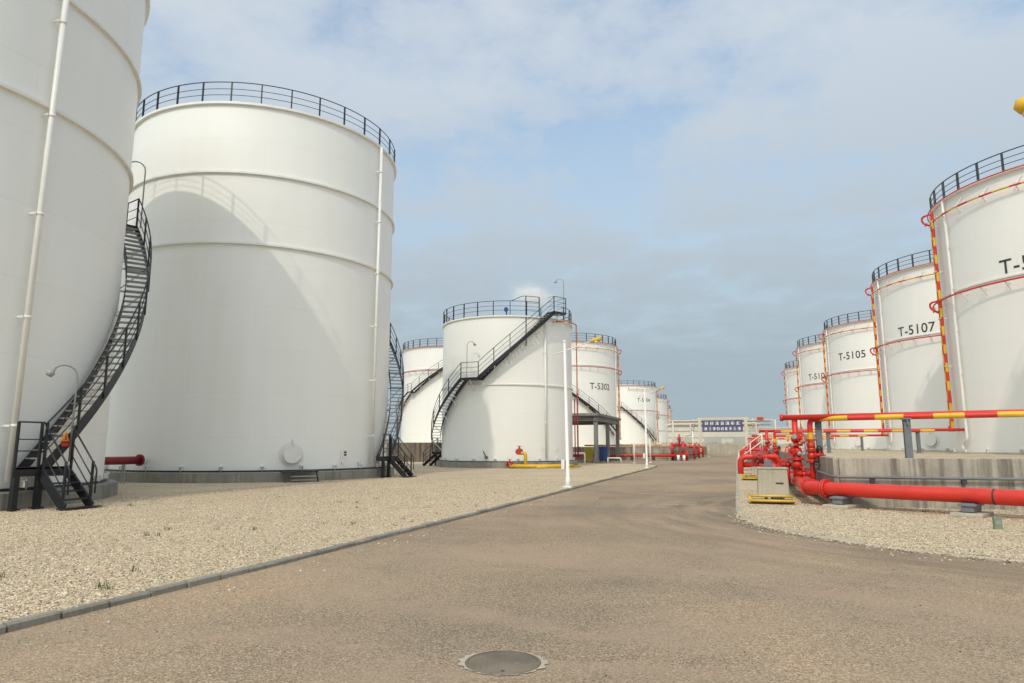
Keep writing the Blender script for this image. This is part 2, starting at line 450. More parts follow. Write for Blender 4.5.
def kerb(name, line, width, h, step, mat='kerb', gap=.012):
    mb = MB(); pts = resample([(x, y, 0) for x, y in line], .25); acc = []; run = 0; start = 0
    # cut into stones of length step
    d = [0]
    for a, b in zip(pts, pts[1:]): d.append(d[-1] + (b - a).length)
    def at(s):
        s = min(max(s, 0), d[-1])
        for i in range(1, len(d)):
            if d[i] >= s:
                t = (s - d[i - 1]) / max(1e-9, d[i] - d[i - 1]); return pts[i - 1].lerp(pts[i], t)
        return pts[-1]
    s = 0
    while s < d[-1]:
        a, b = at(s + gap), at(min(s + step - gap, d[-1]))
        if (b - a).length > .05:
            dz = rnd.uniform(-.013, .010); dx = rnd.uniform(-.010, .010)
            t = (b - a).normalized(); nrm = Vector((-t.y, t.x, 0))
            o = nrm * (width / 2 + dx)
            hh = h + dz; ch = .02
            prof = [(-width / 2, -.1), (-width / 2, hh - ch), (-width / 2 + ch, hh), (width / 2, hh), (width / 2, -.1)]
            vs = []
            for q in (a, b):
                for u, z in prof: vs.append(q + o + nrm * u * 1.0 + Vector((0, 0, z)))
            mb.add(vs, [(0, 5, 6, 1), (1, 6, 7, 2), (2, 7, 8, 3), (3, 8, 9, 4), (4, 3, 2, 1, 0), (5, 6, 7, 8, 9)])
        s += step
    return struct(mb.build(name, mat))
kerb('kerb', kerbL, .10, .072, .5, gap=.014)
kerbR = [(16, 9.4), (8, 10.15), (3.67, 11.34), (2.55, 11.9), (1.75, 12.65), (1.0, 13.55), (.6, 14.3), (.28, 15.1), (.04, 16.1), (-.07, 17.2), (-.1, 19), (-.1, 60), (-.05, 118)]
kerb('kerb', [(x, y) for x, y in kerbR][::-1], .13, .045, 1.0, mat='kerb_pale')
gr = offset_line(kerbR, -.12)
bed('gravel_ground', gr + [(2.7, 118), (2.7, 20.2), (40, 20.2), (40, 9.4)], .05, 'gravel')
ZR = .05
# terrace of the right-hand tank farm
bed('terrace', [(2.7, 20.25), (60, 20.25), (60, 190), (2.7, 190)], 1.18, 'gravel', 1.3)
bed('terrace', [(-60, 78.7), (-5.8, 78.7), (-5.8, 300), (-60, 300)], 1.25, 'gravel', 1.3)

# loose stones lying on the gravel
def stones(name, n, sampler, z, s0, s1, seed):
    rg = np.random.default_rng(seed)
    xy = sampler(rg, n); n = len(xy)
    base = np.array([(1, 0, 0), (0, 1, 0), (-1, 0, 0), (0, -1, 0), (0, 0, 1), (0, 0, -1), (.62, .62, .55), (-.62, .62, .5), (-.62, -.62, .55), (.62, -.62, .5)])
    fc = np.array([(0, 6, 4), (6, 1, 4), (1, 7, 4), (7, 2, 4), (2, 8, 4), (8, 3, 4), (3, 9, 4), (9, 0, 4), (0, 1, 6), (1, 2, 7), (2, 3, 8), (3, 0, 9)])
    v = base[None] * rg.uniform(.75, 1.2, (n, 10, 1))
    sc3 = rg.uniform(s0, s1, (n, 1, 1)) * np.stack([np.ones(n), rg.uniform(.6, 1, n), rg.uniform(.45, .75, n)], 1)[:, None]
    v = v * sc3
    a = rg.uniform(0, 2 * PI, n); tl = rg.uniform(-.5, .5, n)
    x = v[:, :, 0] * np.cos(tl)[:, None] - v[:, :, 2] * np.sin(tl)[:, None]; zc = v[:, :, 0] * np.sin(tl)[:, None] + v[:, :, 2] * np.cos(tl)[:, None]
    y = v[:, :, 1]
    X = x * np.cos(a)[:, None] - y * np.sin(a)[:, None] + xy[:, 0:1]; Y = x * np.sin(a)[:, None] + y * np.cos(a)[:, None] + xy[:, 1:2]
    V = np.stack([X, Y, zc + z + sc3[:, :, 2] * .25], 2).reshape(-1, 3)
    F = (fc[None] + (np.arange(n) * 10)[:, None, None]).reshape(-1, 3)
    me = bpy.data.meshes.new(name); me.vertices.add(len(V)); me.vertices.foreach_set('co', V.astype(np.float32).ravel())
    me.loops.add(F.size); me.loops.foreach_set('vertex_index', F.astype(np.int32).ravel())
    me.polygons.add(len(F)); me.polygons.foreach_set('loop_start', np.arange(0, F.size, 3, dtype=np.int32))
    me.materials.append(M['stone']); me.update(); me.validate()
    o = bpy.data.objects.new(name, me); col.objects.link(o); return struct(o, 'stuff')
def samp_left(rg, n):
    y = 4 + 26 * rg.random(n) ** 1.5; x = -6.25 - 11.5 * rg.random(n)
    k = np.hypot(x + 24.08, y - 11.97) > 7.5
    return np.stack([x, y], 1)[k]
def inside(poly, pts):
    r = np.zeros(len(pts), bool); j = len(poly) - 1
    for i in range(len(poly)):
        xi, yi = poly[i]; xj, yj = poly[j]
        c = ((yi > pts[:, 1]) != (yj > pts[:, 1])) & (pts[:, 0] < (xj - xi) * (pts[:, 1] - yi) / (yj - yi + 1e-12) + xi)
        r ^= c; j = i
    return r
RP = gr + [(2.5, 118), (2.5, 19.9), (40, 19.9), (40, 9.4)]
def samp_right(rg, n):
    p = np.stack([rg.uniform(0, 9, n), 10 + 16 * rg.random(n) ** 1.3], 1); return p[inside(RP, p)]
stones('gravel_stones', 150000, samp_left, ZG, .006, .0175, 3)
stones('gravel_stones', 60000, samp_right, ZR, .006, .018, 5)
# strays on the asphalt along the kerbs
def samp_spill(rg, n):
    t = rg.uniform(0, 1, n) * (len(kerbR) - 4); i = t.astype(int); fr = (t - i)[:, None]; kp = np.array(kerbR)
    return kp[i] * (1 - fr) + kp[i + 1] * fr + np.array([.08, .09]) * rg.normal(.3, .8, (n, 1))
stones('gravel_stones', 2600, samp_spill, .03, .007, .018, 21)
def samp_spill2(rg, n):
    y = rg.uniform(4, 26, n); kx = np.interp(y, [p[1] for p in kerbL[:6]], [p[0] for p in kerbL[:6]]); return np.stack([kx - .055 - np.abs(rg.normal(0, .05, n)), y], 1)
stones('gravel_stones', 1500, samp_spill2, .066, .006, .016, 22)
def samp_stray(rg, n):
    y = rg.uniform(4, 24, n); return np.stack([-5.72 + np.abs(rg.normal(0, .22, n)), y], 1)
stones('gravel_stones', 220, samp_stray, 0, .008, .02, 9)
M['dark_stone'] = paint('dark_chip', (.07, .06, .05), .9, .3)
def samp_chip(rg, n):
    return np.stack([rg.uniform(-5.4, 5, n), rg.uniform(4.3, 14, n)], 1)
chips = stones('gravel_stones', 90, samp_chip, 0, .006, .013, 31); chips.data.materials.clear(); chips.data.materials.append(M['dark_stone'])
def samp_stray2(rg, n):
    t = rg.uniform(0, 1, n) * (len(kerbR) - 4); i = t.astype(int); fr = (t - i)[:, None]; kp = np.array(kerbR)
    p = kp[i] * (1 - fr) + kp[i + 1] * fr
    return p + np.array([-.25, -.35]) * np.abs(rg.normal(.3, .5, (n, 1)))
stones('gravel_stones', 260, samp_stray2, 0, .008, .02, 11)

def tufts(name, spots, mat, h0, h1, blades, spread):
    mb = MB()
    for x, y, z in spots:
        for k in range(blades):
            a = rnd.uniform(0, 2 * PI); r = spread * rnd.random(); b = rnd.uniform(0, 2 * PI); h = rnd.uniform(h0, h1); ln = rnd.uniform(.2, .8) * h
            p = Vector((x + r * math.cos(a), y + r * math.sin(a), z)); wv = Vector((-math.sin(b), math.cos(b), 0)) * h * .06
            tip = p + Vector((ln * math.cos(b), ln * math.sin(b), h)); mid = p.lerp(tip, .55) + Vector((0, 0, h * .12))
            mb.add([p - wv, p + wv, mid + wv * .7, mid - wv * .7, tip], [(0, 1, 2, 3), (3, 2, 4)])
    return struct(mb.build(name, mat), 'stuff')
tufts('weeds', [(-6.9 - rnd.random() * 8.5, 6 + rnd.random() * 13, ZG) for _ in range(20)] + [(-6.55, 5.9, ZG), (-6.7, 5.95, ZG)] + [(3 + rnd.random() * 5, 17.9 + rnd.random() * 1.6, ZR) for _ in range(7)], 'grass', .03, .09, 16, .09)
tufts('weeds', [(-6.3 - abs(rnd.gauss(0, 1.2)), 8 + rnd.random() * 16, ZG) for _ in range(34)], 'weed_dry', .02, .06, 14, .12)

# manholes
def manhole(x, y, r, label, lid='iron'):
    t = empty('manhole_cover', (x, y, 0), label, 'manhole cover', None, R_(18))
    c = MB(); nn = 72; ri = [r] * nn
    ro = [r * (1.05 + .02 * math.sin(5 * k) + .02 * math.sin(2.3 * k) + (.15 * abs(math.cos(2 * PI * k / nn + .1)) ** 7) * (.8 + .5 * math.sin(1.7 * k))) for k in range(nn)]
    c.add([(q * math.cos(2 * PI * k / nn), q * math.sin(2 * PI * k / nn), z) for q_, z in ((ri, .004), (ro, .006)) for k, q in enumerate(q_)],
          [(k, (k + 1) % nn, nn + (k + 1) % nn, nn + k) for k in range(nn)])
    c.build('collar', 'ringc', t)
    d = MB(); d.lathe([(0, .003), (r * .925, .003), (r * .93, .009), (r * .985, .009), (r * .99, .0)], 48, smooth=False)
    for i in range(-5, 6):
        ww = math.sqrt(max(0, (r * .88) ** 2 - (i * r * .15) ** 2))
        d.box((i * r * .15, 0, .0045), (r * .06, 2 * ww, .002))
    d.build('lid', lid, t)
    h = MB(); h.disc((0, -r * .72, .0055), (0, 0, 1), r * .05, .004, 10); h.build('pick_hole', 'letter', t)
manhole(-1.735, 5.07, .285, 'round iron manhole cover with ribbed lid and pale mortar rim in the asphalt')
manhole(-1.93, 19.5, .30, 'faint dusty manhole cover with pale rim in the middle of the road', 'dusty')
manhole(-2.12, 25.2, .32, 'farther dusty manhole cover level with the nearest lamp post', 'dusty')
manhole(-3.87, 21.2, .30, 'small rusty drain cover in the asphalt near the left kerb', 'rusty')

# ------------------------------------------------------------------ tanks
def add_shell(root, R, z0, zt, mat, n=160):
    mb = MB(); mb.lathe([(R, z0), (R, zt)], n)
    o = mb.build('shell', mat, root)
    uvl = o.data.uv_layers.new(name='UVMap')
    uv = np.zeros((len(o.data.loops), 2), np.float32)
    for p in o.data.polygons:
        i = p.index; u0 = 2 * PI * R * i / n; u1 = 2 * PI * R * (i + 1) / n
        for li, (u, v) in zip(p.loop_indices, ((u0, z0), (u1, z0), (u1, zt), (u0, zt))): uv[li] = (u, v)
    uvl.data.foreach_set('uv', uv.ravel()); return o
def top_railing(root, R, z, h=1.08, n=30, mat='black', gap=None, k_=1.0):
    mb = MB()
    for k in range(n):
        a = 2 * PI * k / n
        if gap and gap[0] < a < gap[1]: continue
        mb.bar(P(R, a, z), P(R, a, z + h), .05 * k_, .085 * k_, up=P(1, a, 0))
    segs = [(0, 2 * PI)] if not gap else [(gap[1], gap[0] + 2 * PI)]
    for a0, a1 in segs:
        for hh, r in ((h, .024), (h * .66, .015), (h * .36, .015)):
            mb.tube(arc(R, a0, a1, z + hh, n=90), r * k_, 5, caps=False)
    return mb.build('top_railing', mat, root)
def ring_prof(R, z, w=.09, h=.10): return [(R - .01, z - h / 2), (R + w, z - h / 2), (R + w, z + h / 2), (R - .01, z + h / 2 + .02)]
def anchors(root, R, z, n, mat='white'):
    mb0 = None; base = None
    for k in range(n):
        a = 2 * PI * (k + .5) / n
        if base is None:
            mb = MB(); mb.box((.09, 0, .16), (.17, .17, .025)); mb.box((.07, -.055, .075), (.12, .02, .15)); mb.box((.07, .055, .075), (.12, .02, .15))
            mb.tube([(.11, 0, -.05), (.11, 0, .21)], .018, 6)
            base = mb.build('anchor_bracket', mat, root); o = base
        else:
            o = base.copy(); col.objects.link(o); o.parent = root
        o.location = P(R + .003, a, z); o.rotation_euler = (0, 0, a)
def vpipe(root, R, a, z0, z1, r, mat, name='downpipe', off=.22, nb=6, lean=0):
    mb = MB(); mb.tube([P(R + off, a - lean, z0), P(R + off, a, z1)], r, 12)
    o = mb.build(name, mat, root); b = MB()
    for k in range(nb):
        f_ = (k + .5) / nb; z = z0 + (z1 - z0) * f_; ak = a - lean * (1 - f_)
        b.bar(P(R - .01, ak - .016, z), P(R + off, ak - .016, z), .03, .05); b.tube([P(R + off, ak, z - .035), P(R + off, ak, z + .035)], r * 1.16, 12)
    b.build('pipe_bracket', mat, o); return o
def manway(root, R, a, z, r=.38, mat='white'):
    t = P(1, a, 0); mb = MB()
    mb.disc(P(R + .012, a, z), t, r * 1.45, .03, 28); mb.disc(P(R + .10, a, z), t, r * .95, .2, 28); mb.disc(P(R + .2, a, z), t, r * 1.12, .04, 28)
    o = mb.build('manway', mat, root); c = MB()
    c.disc(P(R + .245, a, z), t, r * 1.12, .045, 28)
    for k in range(16):
        an = 2 * PI * k / 16; s = Vector((-math.sin(a), math.cos(a), 0))
        c.disc(P(R + .275, a, z) + s * math.cos(an) * r + Vector((0, 0, math.sin(an) * r)), t, .022, .04, 6)
    c.tube(fillet([P(R + .02, a, z) + Vector((0, 0, r * 1.3)) , P(R + .02, a, z) + Vector((0, 0, r * 1.75)), P(R + .27, a, z) + Vector((0, 0, r * 1.75)), P(R + .27, a, z) + Vector((0, 0, r * .9))], .06), .022, 6)
    c.build('cover', mat, o); return o
def lettering(root, text, R, a0, z, size, mat='letter'):
    cu = bpy.data.curves.new('lettering', 'FONT'); cu.body = text; cu.size = size; cu.align_x = 'CENTER'; cu.align_y = 'CENTER'
    cu.offset = size * .004; cu.resolution_u = 3; cu.space_character = 1.04
    to = bpy.data.objects.new('lettering', cu); col.objects.link(to)
    bpy.context.view_layer.update()
    dg = bpy.context.evaluated_depsgraph_get()
    me = bpy.data.meshes.new_from_object(to.evaluated_get(dg)); bpy.data.objects.remove(to)
    for v in me.vertices:
        x, y = v.co.x, v.co.y; v.co = P(R + .02, a0 + x / R, z + y)
    me.materials.clear(); me.materials.append(M[mat])
    o = bpy.data.objects.new('lettering', me); col.objects.link(o); o.parent = root; return o

def stair_spiral(root, Ri, Ro, runs, mat='black', treadmat='galv', rise=.21, in_rail=False):
    """runs: list of ('fly', a0, z0, a1, z1) or ('pad', a0, a1, z)"""
    st = MB(); tr = MB(); rl = MB(); pads = MB(); bk = MB()
    for run in runs:
        if run[0] == 'fly':
            _, a0, z0, a1, z1 = run; n = max(2, int(round(abs(z1 - z0) / rise)))
            for r in (Ri + .03, Ro - .03):
                pts = arc(r, a0, a1, z0, z1, n)
                for p, q in zip(pts, pts[1:]):
                    d = (q - p).normalized() * .02
                    st.bar(p - d + Vector((0, 0, -.07)), q + d + Vector((0, 0, -.07)), .025, .26)
            for k in range(1, n):
                a = a0 + (a1 - a0) * k / n; z = z0 + (z1 - z0) * k / n
                tr.bar(P(Ri + .05, a, z), P(Ro - .05, a, z), .24, .035)
            m = max(2, int(abs(z1 - z0) / .9))
            for k in range(m + 1):
                a = a0 + (a1 - a0) * k / m; z = z0 + (z1 - z0) * k / m
                rl.bar(P(Ro - .005, a, z - .12), P(Ro - .005, a, z + 1.1), .05, .05, up=P(1, a, 0))
            for h, r in ((1.1, .024), (.72, .015), (.38, .015)):
                rl.tube(arc(Ro - .01, a0, a1, z0 + h, z1 + h, n), r, 5)
            for k in range(1, m):           # white brackets to the shell
                a = a0 + (a1 - a0) * k / m; z = z0 + (z1 - z0) * k / m
                bk.bar(P(Ri - .12, a, z - .95), P(Ro - .1, a, z - .16), .05, .05); bk.bar(P(Ri - .12, a, z - .2), P(Ro - .06, a, z - .2), .05, .06)
        else:
            _, a0, a1, z = run; n = 6
            aa = [a0 + (a1 - a0) * k / n for k in range(n + 1)]
            vs = [P(Ri - .08, a, z) for a in aa] + [P(Ro, a, z) for a in aa]
            vs += [v - Vector((0, 0, .16)) for v in vs]; k = n + 1
            fs = [(i, i + k, i + k + 1, i + 1) for i in range(n)] + [(i + 2 * k, i + 1 + 2 * k, i + 3 * k + 1, i + 3 * k) for i in range(n)]
            fs += [(i + k, i + 3 * k, i + 3 * k + 1, i + k + 1) for i in range(n)] + [(0, 2 * k, 3 * k, k), (n, n + k, n + 3 * k, n + 2 * k)]
            pads.add(vs, fs)
            for a in (a0, a1): rl.bar(P(Ro - .01, a, z - .1), P(Ro - .01, a, z + 1.1), .05, .05, up=P(1, a, 0))
            for h, r in ((1.1, .024), (.72, .015), (.38, .015)): rl.tube(arc(Ro - .01, a0, a1, z + h, n=6), r, 5)
            bk.bar(P(Ri - .1, (a0 + a1) / 2, z - .9), P(Ro - .1, (a0 + a1) / 2, z - .14), .06, .06)
    o = st.build('staircase', mat, root)
    tr.build('tread_flight', treadmat, o); rl.build('railing', mat, o)
    if bk.v: bk.build('stair_bracket', 'white', o)
    if pads.v: pads.build('landing', mat, o)
    return o
def goose_lamp(root, p, d, h, mat='brass'):
    p = Vector(p); d = Vector(d).normalized(); up = Vector((0, 0, 1))
    pts = [p, p + up * (h - .3)] + [p + up * (h - .3) + d * (.3 * (1 - math.cos(t * PI / 8))) + up * .3 * math.sin(t * PI / 8) for t in range(1, 7)]
    e = pts[-1]; o = MB().tube(pts, .024, 8).build('lamp', mat, root)
    ax = (d * .55 - up * .8).normalized(); m = MB()
    m.tube([e, e + ax * .10, e + ax * .16, e + ax * .26], [.03, .05, .10, .08], 12); m.build('lamp_head', mat, o)
    return o

def big_tank(x, y, label, group, apipe):
    R, zb, zt = 6.83, .56, 17.36
    t = empty('storage_tank', (x, y, 0), label, 'storage tank', group)
    add_shell(t, R, zb, zt, 'tank', 200)
    MB().lathe([(R + .12, zt - .02), (R * .6, zt + .42), (0, zt + .65)], 120).build('roof', 'tank', t)
    MB().lathe([(R + .46, -.2), (R + .44, zb - .10), (R + .05, zb - .06)], 24, smooth=False).build('foundation', 'found', t)
    MB().lathe([(R + .10, zb - .085), (R + .10, zb - .005), (R + .004, zb + .0)], 160, smooth=False).build('base_plate', 'black', t)
    MB().lathe([(R - .02, zt - .10), (R + .13, zt - .09), (R + .13, zt + .02), (R - .02, zt + .03)], 200, smooth=False).build('rim', 'white', t)
    for z in (10.64, 13.97): MB().lathe(ring_prof(R, z, .11, .09), 200, smooth=False).build('stiffener_ring', 'white', t)
    top_railing(t, R + .02, zt + .02, 1.0, 32)
    anchors(t, R, zb, 26)
    vpipe(t, R, R_(apipe), .72, zt - .12, .075, 'white', nb=6, lean=R_(max(0, apipe) * .42))
    manway(t, R, R_(-38.5), 1.24, .36)
    s = MB()                                     # step box under the manway
    a = R_(-37); tt = Vector((-math.sin(a), math.cos(a), 0)); n_ = P(1, a, 0); c = P(R + .72, a, 0)
    s.box(c + Vector((0, 0, zb - .06)), (.55, 1.5, .05), a)
    for sgn in (-1, 1):
        s.bar(c + tt * .68 * sgn + n_ * .2 + Vector((0, 0, zb - .05)), c + tt * .72 * sgn + n_ * .45, .05, .05)
    so_ = s.build('step_frame', 'black', t); s = MB()
    for z in (.16, .31): s.bar(c + tt * .62 + n_ * .36 + Vector((0, 0, z)), c - tt * .45 + n_ * .36 + Vector((0, 0, z)), .2, .045)
    s.build('tread', 'brass', so_)
    np_ = MB(); a = R_(-16.3); np_.box(P(R + .015, a, 1.24), (.03, .40, .38), a); o = np_.build('nameplate', 'white', t)
    q = MB(); q.box(P(R + .034, a + .012, 1.31), (.01, .16, .08), a); q.box(P(R + .034, a + .012, 1.19), (.01, .14, .09), a); q.build('notice', 'darkgrey', o)
    # small nozzles low on the shell
    for dd, z in ((-17, .85), (-8, .82)):
        a = R_(dd); MB().disc(P(R + .06, a, z), P(1, a, 0), .05, .12, 10).disc(P(R + .12, a, z), P(1, a, 0), .09, .03, 12).build('nozzle', 'white', t)
    # staircase with lower platform
    a0, sl = R_(5.0), .137 / R_(1)
    zl = 9.9; a1 = a0 + (zl - 1.08) / sl; a2 = a1 + R_(6.5); a3 = a2 + (zt - zl) / sl
    st = stair_spiral(t, R + .12, R + .84, [('fly', a0, 1.08, a1, zl), ('pad', a1, a2, zl), ('fly', a2, zl, a3, zt)])
    # platform (local box) and entry flight
    Xs, Xo, Y0, Y1, zp = R + .06, R + .84, -.10, 1.36, 1.08
    pl = MB(); dk = [(Xo, Y0), (Xo, Y1), (Xs, Y1), (Xs, Y0 + .62)]; pl.add([(a_, b_, z_) for z_ in (zp, zp - .04) for a_, b_ in dk], [(0, 1, 2, 3), (7, 6, 5, 4)] + [(k, k + 4, (k + 1) % 4 + 4, (k + 1) % 4) for k in range(4)]); pl.bar((Xo - .03, Y0 + .02, zp - .12), (Xs + .05, Y0 + .62, zp - .12), .04, .2); pl.box((Xo - .02, (Y0 + Y1) / 2, zp - .10), (.04, Y1 - Y0, .22));
    for (px, py) in ((Xo - .08, .03), (Xo - .08, .62), (Xo - .75, 1.25)): pl.box((px, py, zp / 2 - .06), (.13, .13, zp - .1)); pl.box((px, py, .1), (.24, .24, .03))
    p = pl.build('entry_platform', 'black', t)
    fl = MB(); td = MB(); rl = MB()
    ya, yb = .60, 1.34; xf = Xo + .86
    for yy in (ya, yb):
        fl.bar((Xo - .04, yy, zp - .12), (xf, yy, .10), .04, .24)
        for (xx, zz_) in ((Xo + .05, zp - .1), (xf - .06, .2)): rl.bar((xx, yy, zz_ - .1), (xx, yy, zz_ + 1.02), .05, .05)
        for h, r in ((1.02, .022), (.66, .015), (.34, .015)):
            rl.tube(fillet([(Xo, yy, zp + h), (xf - .03, yy, .1 + h + .04), (xf + .08, yy, .1 + h * .9), (xf + .08, yy, .12 + .3)], .1) if h > 1 else [(Xo, yy, zp + h), (xf, yy, .1 + h)], r, 6)
    for k in range(1, 5): td.box((Xo + .86 * k / 5, (ya + yb) / 2, zp - (zp - .1) * k / 5), (.22, yb - ya - .05, .035))
    td.box((xf + .06, (ya + yb) / 2, .1), (.3, 1.0, .03))
    for (xx, yy) in ((Xo - .02, Y0 + .03), (Xo - .02, ya - .08)): rl.bar((xx, yy, zp - .15), (xx, yy, zp + 1.1), .055, .055)
    for h, r in ((1.1, .024), (.68, .016), (.40, .016)):
        rl.tube([(Xo - .02, Y0 + .03, zp + h), (Xo - .02, ya - .02, zp + h), (Xo + .01, ya, zp + h * .95)], r, 6)
    f = fl.build('stair_flight', 'black', t); td.build('tread_flight', 'black', f); rl.build('railing', 'black', p)
    goose_lamp(t, P(R + .86, R_(10.5), 1.2), (-.35, -.9, 0), 2.5)
    goose_lamp(t, P(R + .90, a1 - R_(1.5), zl - .1), (-.6, -.7, 0), 2.6)
    return t
G1 = 'large white tanks in the left row'
t1 = big_tank(-24.08, 11.97, 'huge shaded white storage tank at the left edge, cut off by the frame', G1, 3.4)
sg = MB(); a = R_(8.6)   # warning sign hung on the near staircase
sg.add([P(7.76, a - .017, 1.72), P(7.76, a + .017, 1.72), P(7.76, a, 1.97), P(7.73, a - .017, 1.72), P(7.73, a + .017, 1.72), P(7.73, a, 1.97)], [(0, 1, 2), (5, 4, 3), (0, 3, 4, 1), (1, 4, 5, 2), (2, 5, 3, 0)])
s1 = sg.build('warning_sign', 'orange_sign', t1)
MB().box(P(7.765, a, 1.64), (.02, .24, .09), a).build('warning_strip', 'red', s1)
MB().box(P(7.765, a, 1.80), (.012, .02, .09), a).build('symbol', 'letter', s1)
t2 = big_tank(-24.17, 30.12, 'large white tank with arched shadow across its front and black top railing', G1, -.9)
rp = MB(); rp.tube([(-.2, -6.9, 1.0), (-.2, -7.08, 1.0)], .19, 16, mi=1); rp.disc((-.2, -7.12, 1.0), (0, 1, 0), .25, .08, 20, 0); rp.tube([(-.2, -7.1, 1.0), (-.2, -10.6, 1.0)], .165, 16)
rpo = rp.build('outlet_pipe', ['maroon', 'white'], t2)
sp = MB()
for yy in (-7.9, -9.8): sp.bar((-.3, yy, 0), (-.25, yy, .84), .04, .04); sp.bar((-.1, yy, 0), (-.15, yy, .84), .04, .04); sp.bar((-.34, yy, .84), (-.06, yy, .84), .05, .03)
sp.build('pipe_stand', 'brass', rpo)

def mid_tank():
    R, zb, zt = 5.1, .54, 10.99
    t = empty('storage_tank', (-17.03, 50.7, 0), 'mid-sized white tank with black staircase climbing diagonally across its front', 'storage tank')
    add_shell(t, R, zb, zt, 'tank', 160)
    MB().lathe([(R + .1, zt - .02), (R * .5, zt + .5), (0, zt + .7)], 96).build('roof', 'tank', t)
    MB().lathe([(R + .42, -.2), (R + .40, zb - .10), (R + .04, zb - .06)], 28, smooth=False).build('foundation', 'found', t)
    MB().lathe([(R + .10, zb - .085), (R + .10, zb - .005), (R + .004, zb)], 120, smooth=False).build('base_plate', 'black', t)
    MB().lathe([(R - .02, zt - .09), (R + .11, zt - .08), (R + .11, zt + .02), (R - .02, zt + .03)], 160, smooth=False).build('rim', 'white', t)
    MB().lathe(ring_prof(R, 5.97, .09, .08), 160, smooth=False).build('stiffener_ring', 'white', t)
    top_railing(t, R, zt + .02, 1.08, 26, gap=(2 * PI + R_(-44), 2 * PI + R_(-18)))
    anchors(t, R, zb, 20)
    vpipe(t, R, R_(-39.5), .7, zt - .1, .07, 'white', nb=2, off=.16)
    a = lambda d: R_(d)
    stair_spiral(t, R + .10, R + .82, [('pad', a(-180), a(-166), 1.15), ('fly', a(-166), 1.15, a(-106), 6.45), ('pad', a(-106), a(-92), 6.45), ('fly', a(-92), 6.45, a(-36), 11.35), ('pad', a(-36), a(-24), 11.4)])
    rr = MB()                       # raised section of roof railing beside the top landing
    pts = [P(R, a(-68), zt + 1.1), P(R, a(-60), zt + 1.45)] + arc(R, a(-57), a(-44), zt + 1.5, n=4)
    rr.tube(pts, .024, 5)
    for d in (-56, -44): rr.bar(P(R, a(d), zt - 2.2 if d == -56 else zt), P(R, a(d), zt + 1.5), .06, .06, up=P(1, a(d), 0))
    for h in (.5, 1.0): rr.tube(arc(R, a(-57), a(-44), zt + h, n=4), .015, 5)
    for d in (-36, -24):
        for h in (.4, .75, 1.1): rr.tube([P(R + .8, a(d), 11.4 + h), P(R, a(d), 11.4 + h)], .016, 5)
    rr.build('upper_railing', 'black', t)
    goose_lamp(t, P(R + .8, a(-101), 6.45), (.9, -.1, 0), 2.6)
    goose_lamp(t, P(R + .8, a(-26), 11.4), (-.9, -.1, 0), 2.6)
    b = MB(); b.disc((.7, -2.4, zt + .98), (0.4, -1, 0), .17, .26, 16); b.tube([(.7, -2.3, zt + .3), (.7, -2.3, zt + 1)], .05, 6); b.build('roof_vent', 'blue', t)
    for d, z in ((-88, .8),):
        v = MB(); v.disc(P(R + .1, a(d), z), P(1, a(d), 0), .1, .2, 10); v.bar(P(R + .15, a(d), z), P(R + .3, a(d) - .03, z + .45), .06, .06); v.build('drain_valve', 'iron', t)
    for d in (-42, -26): MB().box(P(R + .02, a(d), 1.4), (.03, .26, .24), a(d)).build('notice_plate', 'white', t)
    # orange foam line down the right flank
    f = MB(); aa = a(8); f.tube(fillet([P(R + .02, a(-30), zt - .25), P(R + .3, a(-14), zt + .05), P(R + .42, aa, zt + .05), P(R + .42, aa, .9)], .12), .05, 8)
    f.build('foam_pipe', 'orange', t)
    f = MB(); f.tube([P(R + .25, a(4), .75), P(R + .25, a(4), 5.2)], .045, 8); f.tube([P(R + .5, a(2), .75), P(R + .5, a(2), 5.6)], .06, 8); f.build('riser_pipe', 'maroon', t)
    # entry flight
    p0 = P(R + .45, a(-176), 1.15); d = Vector((-.35, -.94, 0)); s = Vector((.94, -.35, 0)); fl = MB(); rl = MB(); td = MB()
    e = p0 + d * 1.5 - Vector((0, 0, 1.07))
    for k in (-.36, .36):
        fl.bar(p0 + s * k - Vector((0, 0, .1)), e + s * k, .04, .22)
        for h in (1.05, .7, .35): rl.tube([p0 + s * k + Vector((0, 0, h)), e + s * k + Vector((0, 0, h))], .02, 5)
        for q in (0, .5, 1): b_ = p0.lerp(e, q) + s * k; rl.bar(b_, b_ + Vector((0, 0, 1.05)), .045, .045)
    for k in range(1, 6): td.bar(p0.lerp(e, k / 6) - s * .33, p0.lerp(e, k / 6) + s * .33, .22, .03)
    for k in (-.3, .3): fl.box(P(R + .5, a(-173), .5) + s * k, (.12, .12, 1.1))
    f = fl.build('stair_flight', 'black', t); rl.build('railing', 'black', f); td.build('tread_flight', 'black', f)
    return t
mid_tank()

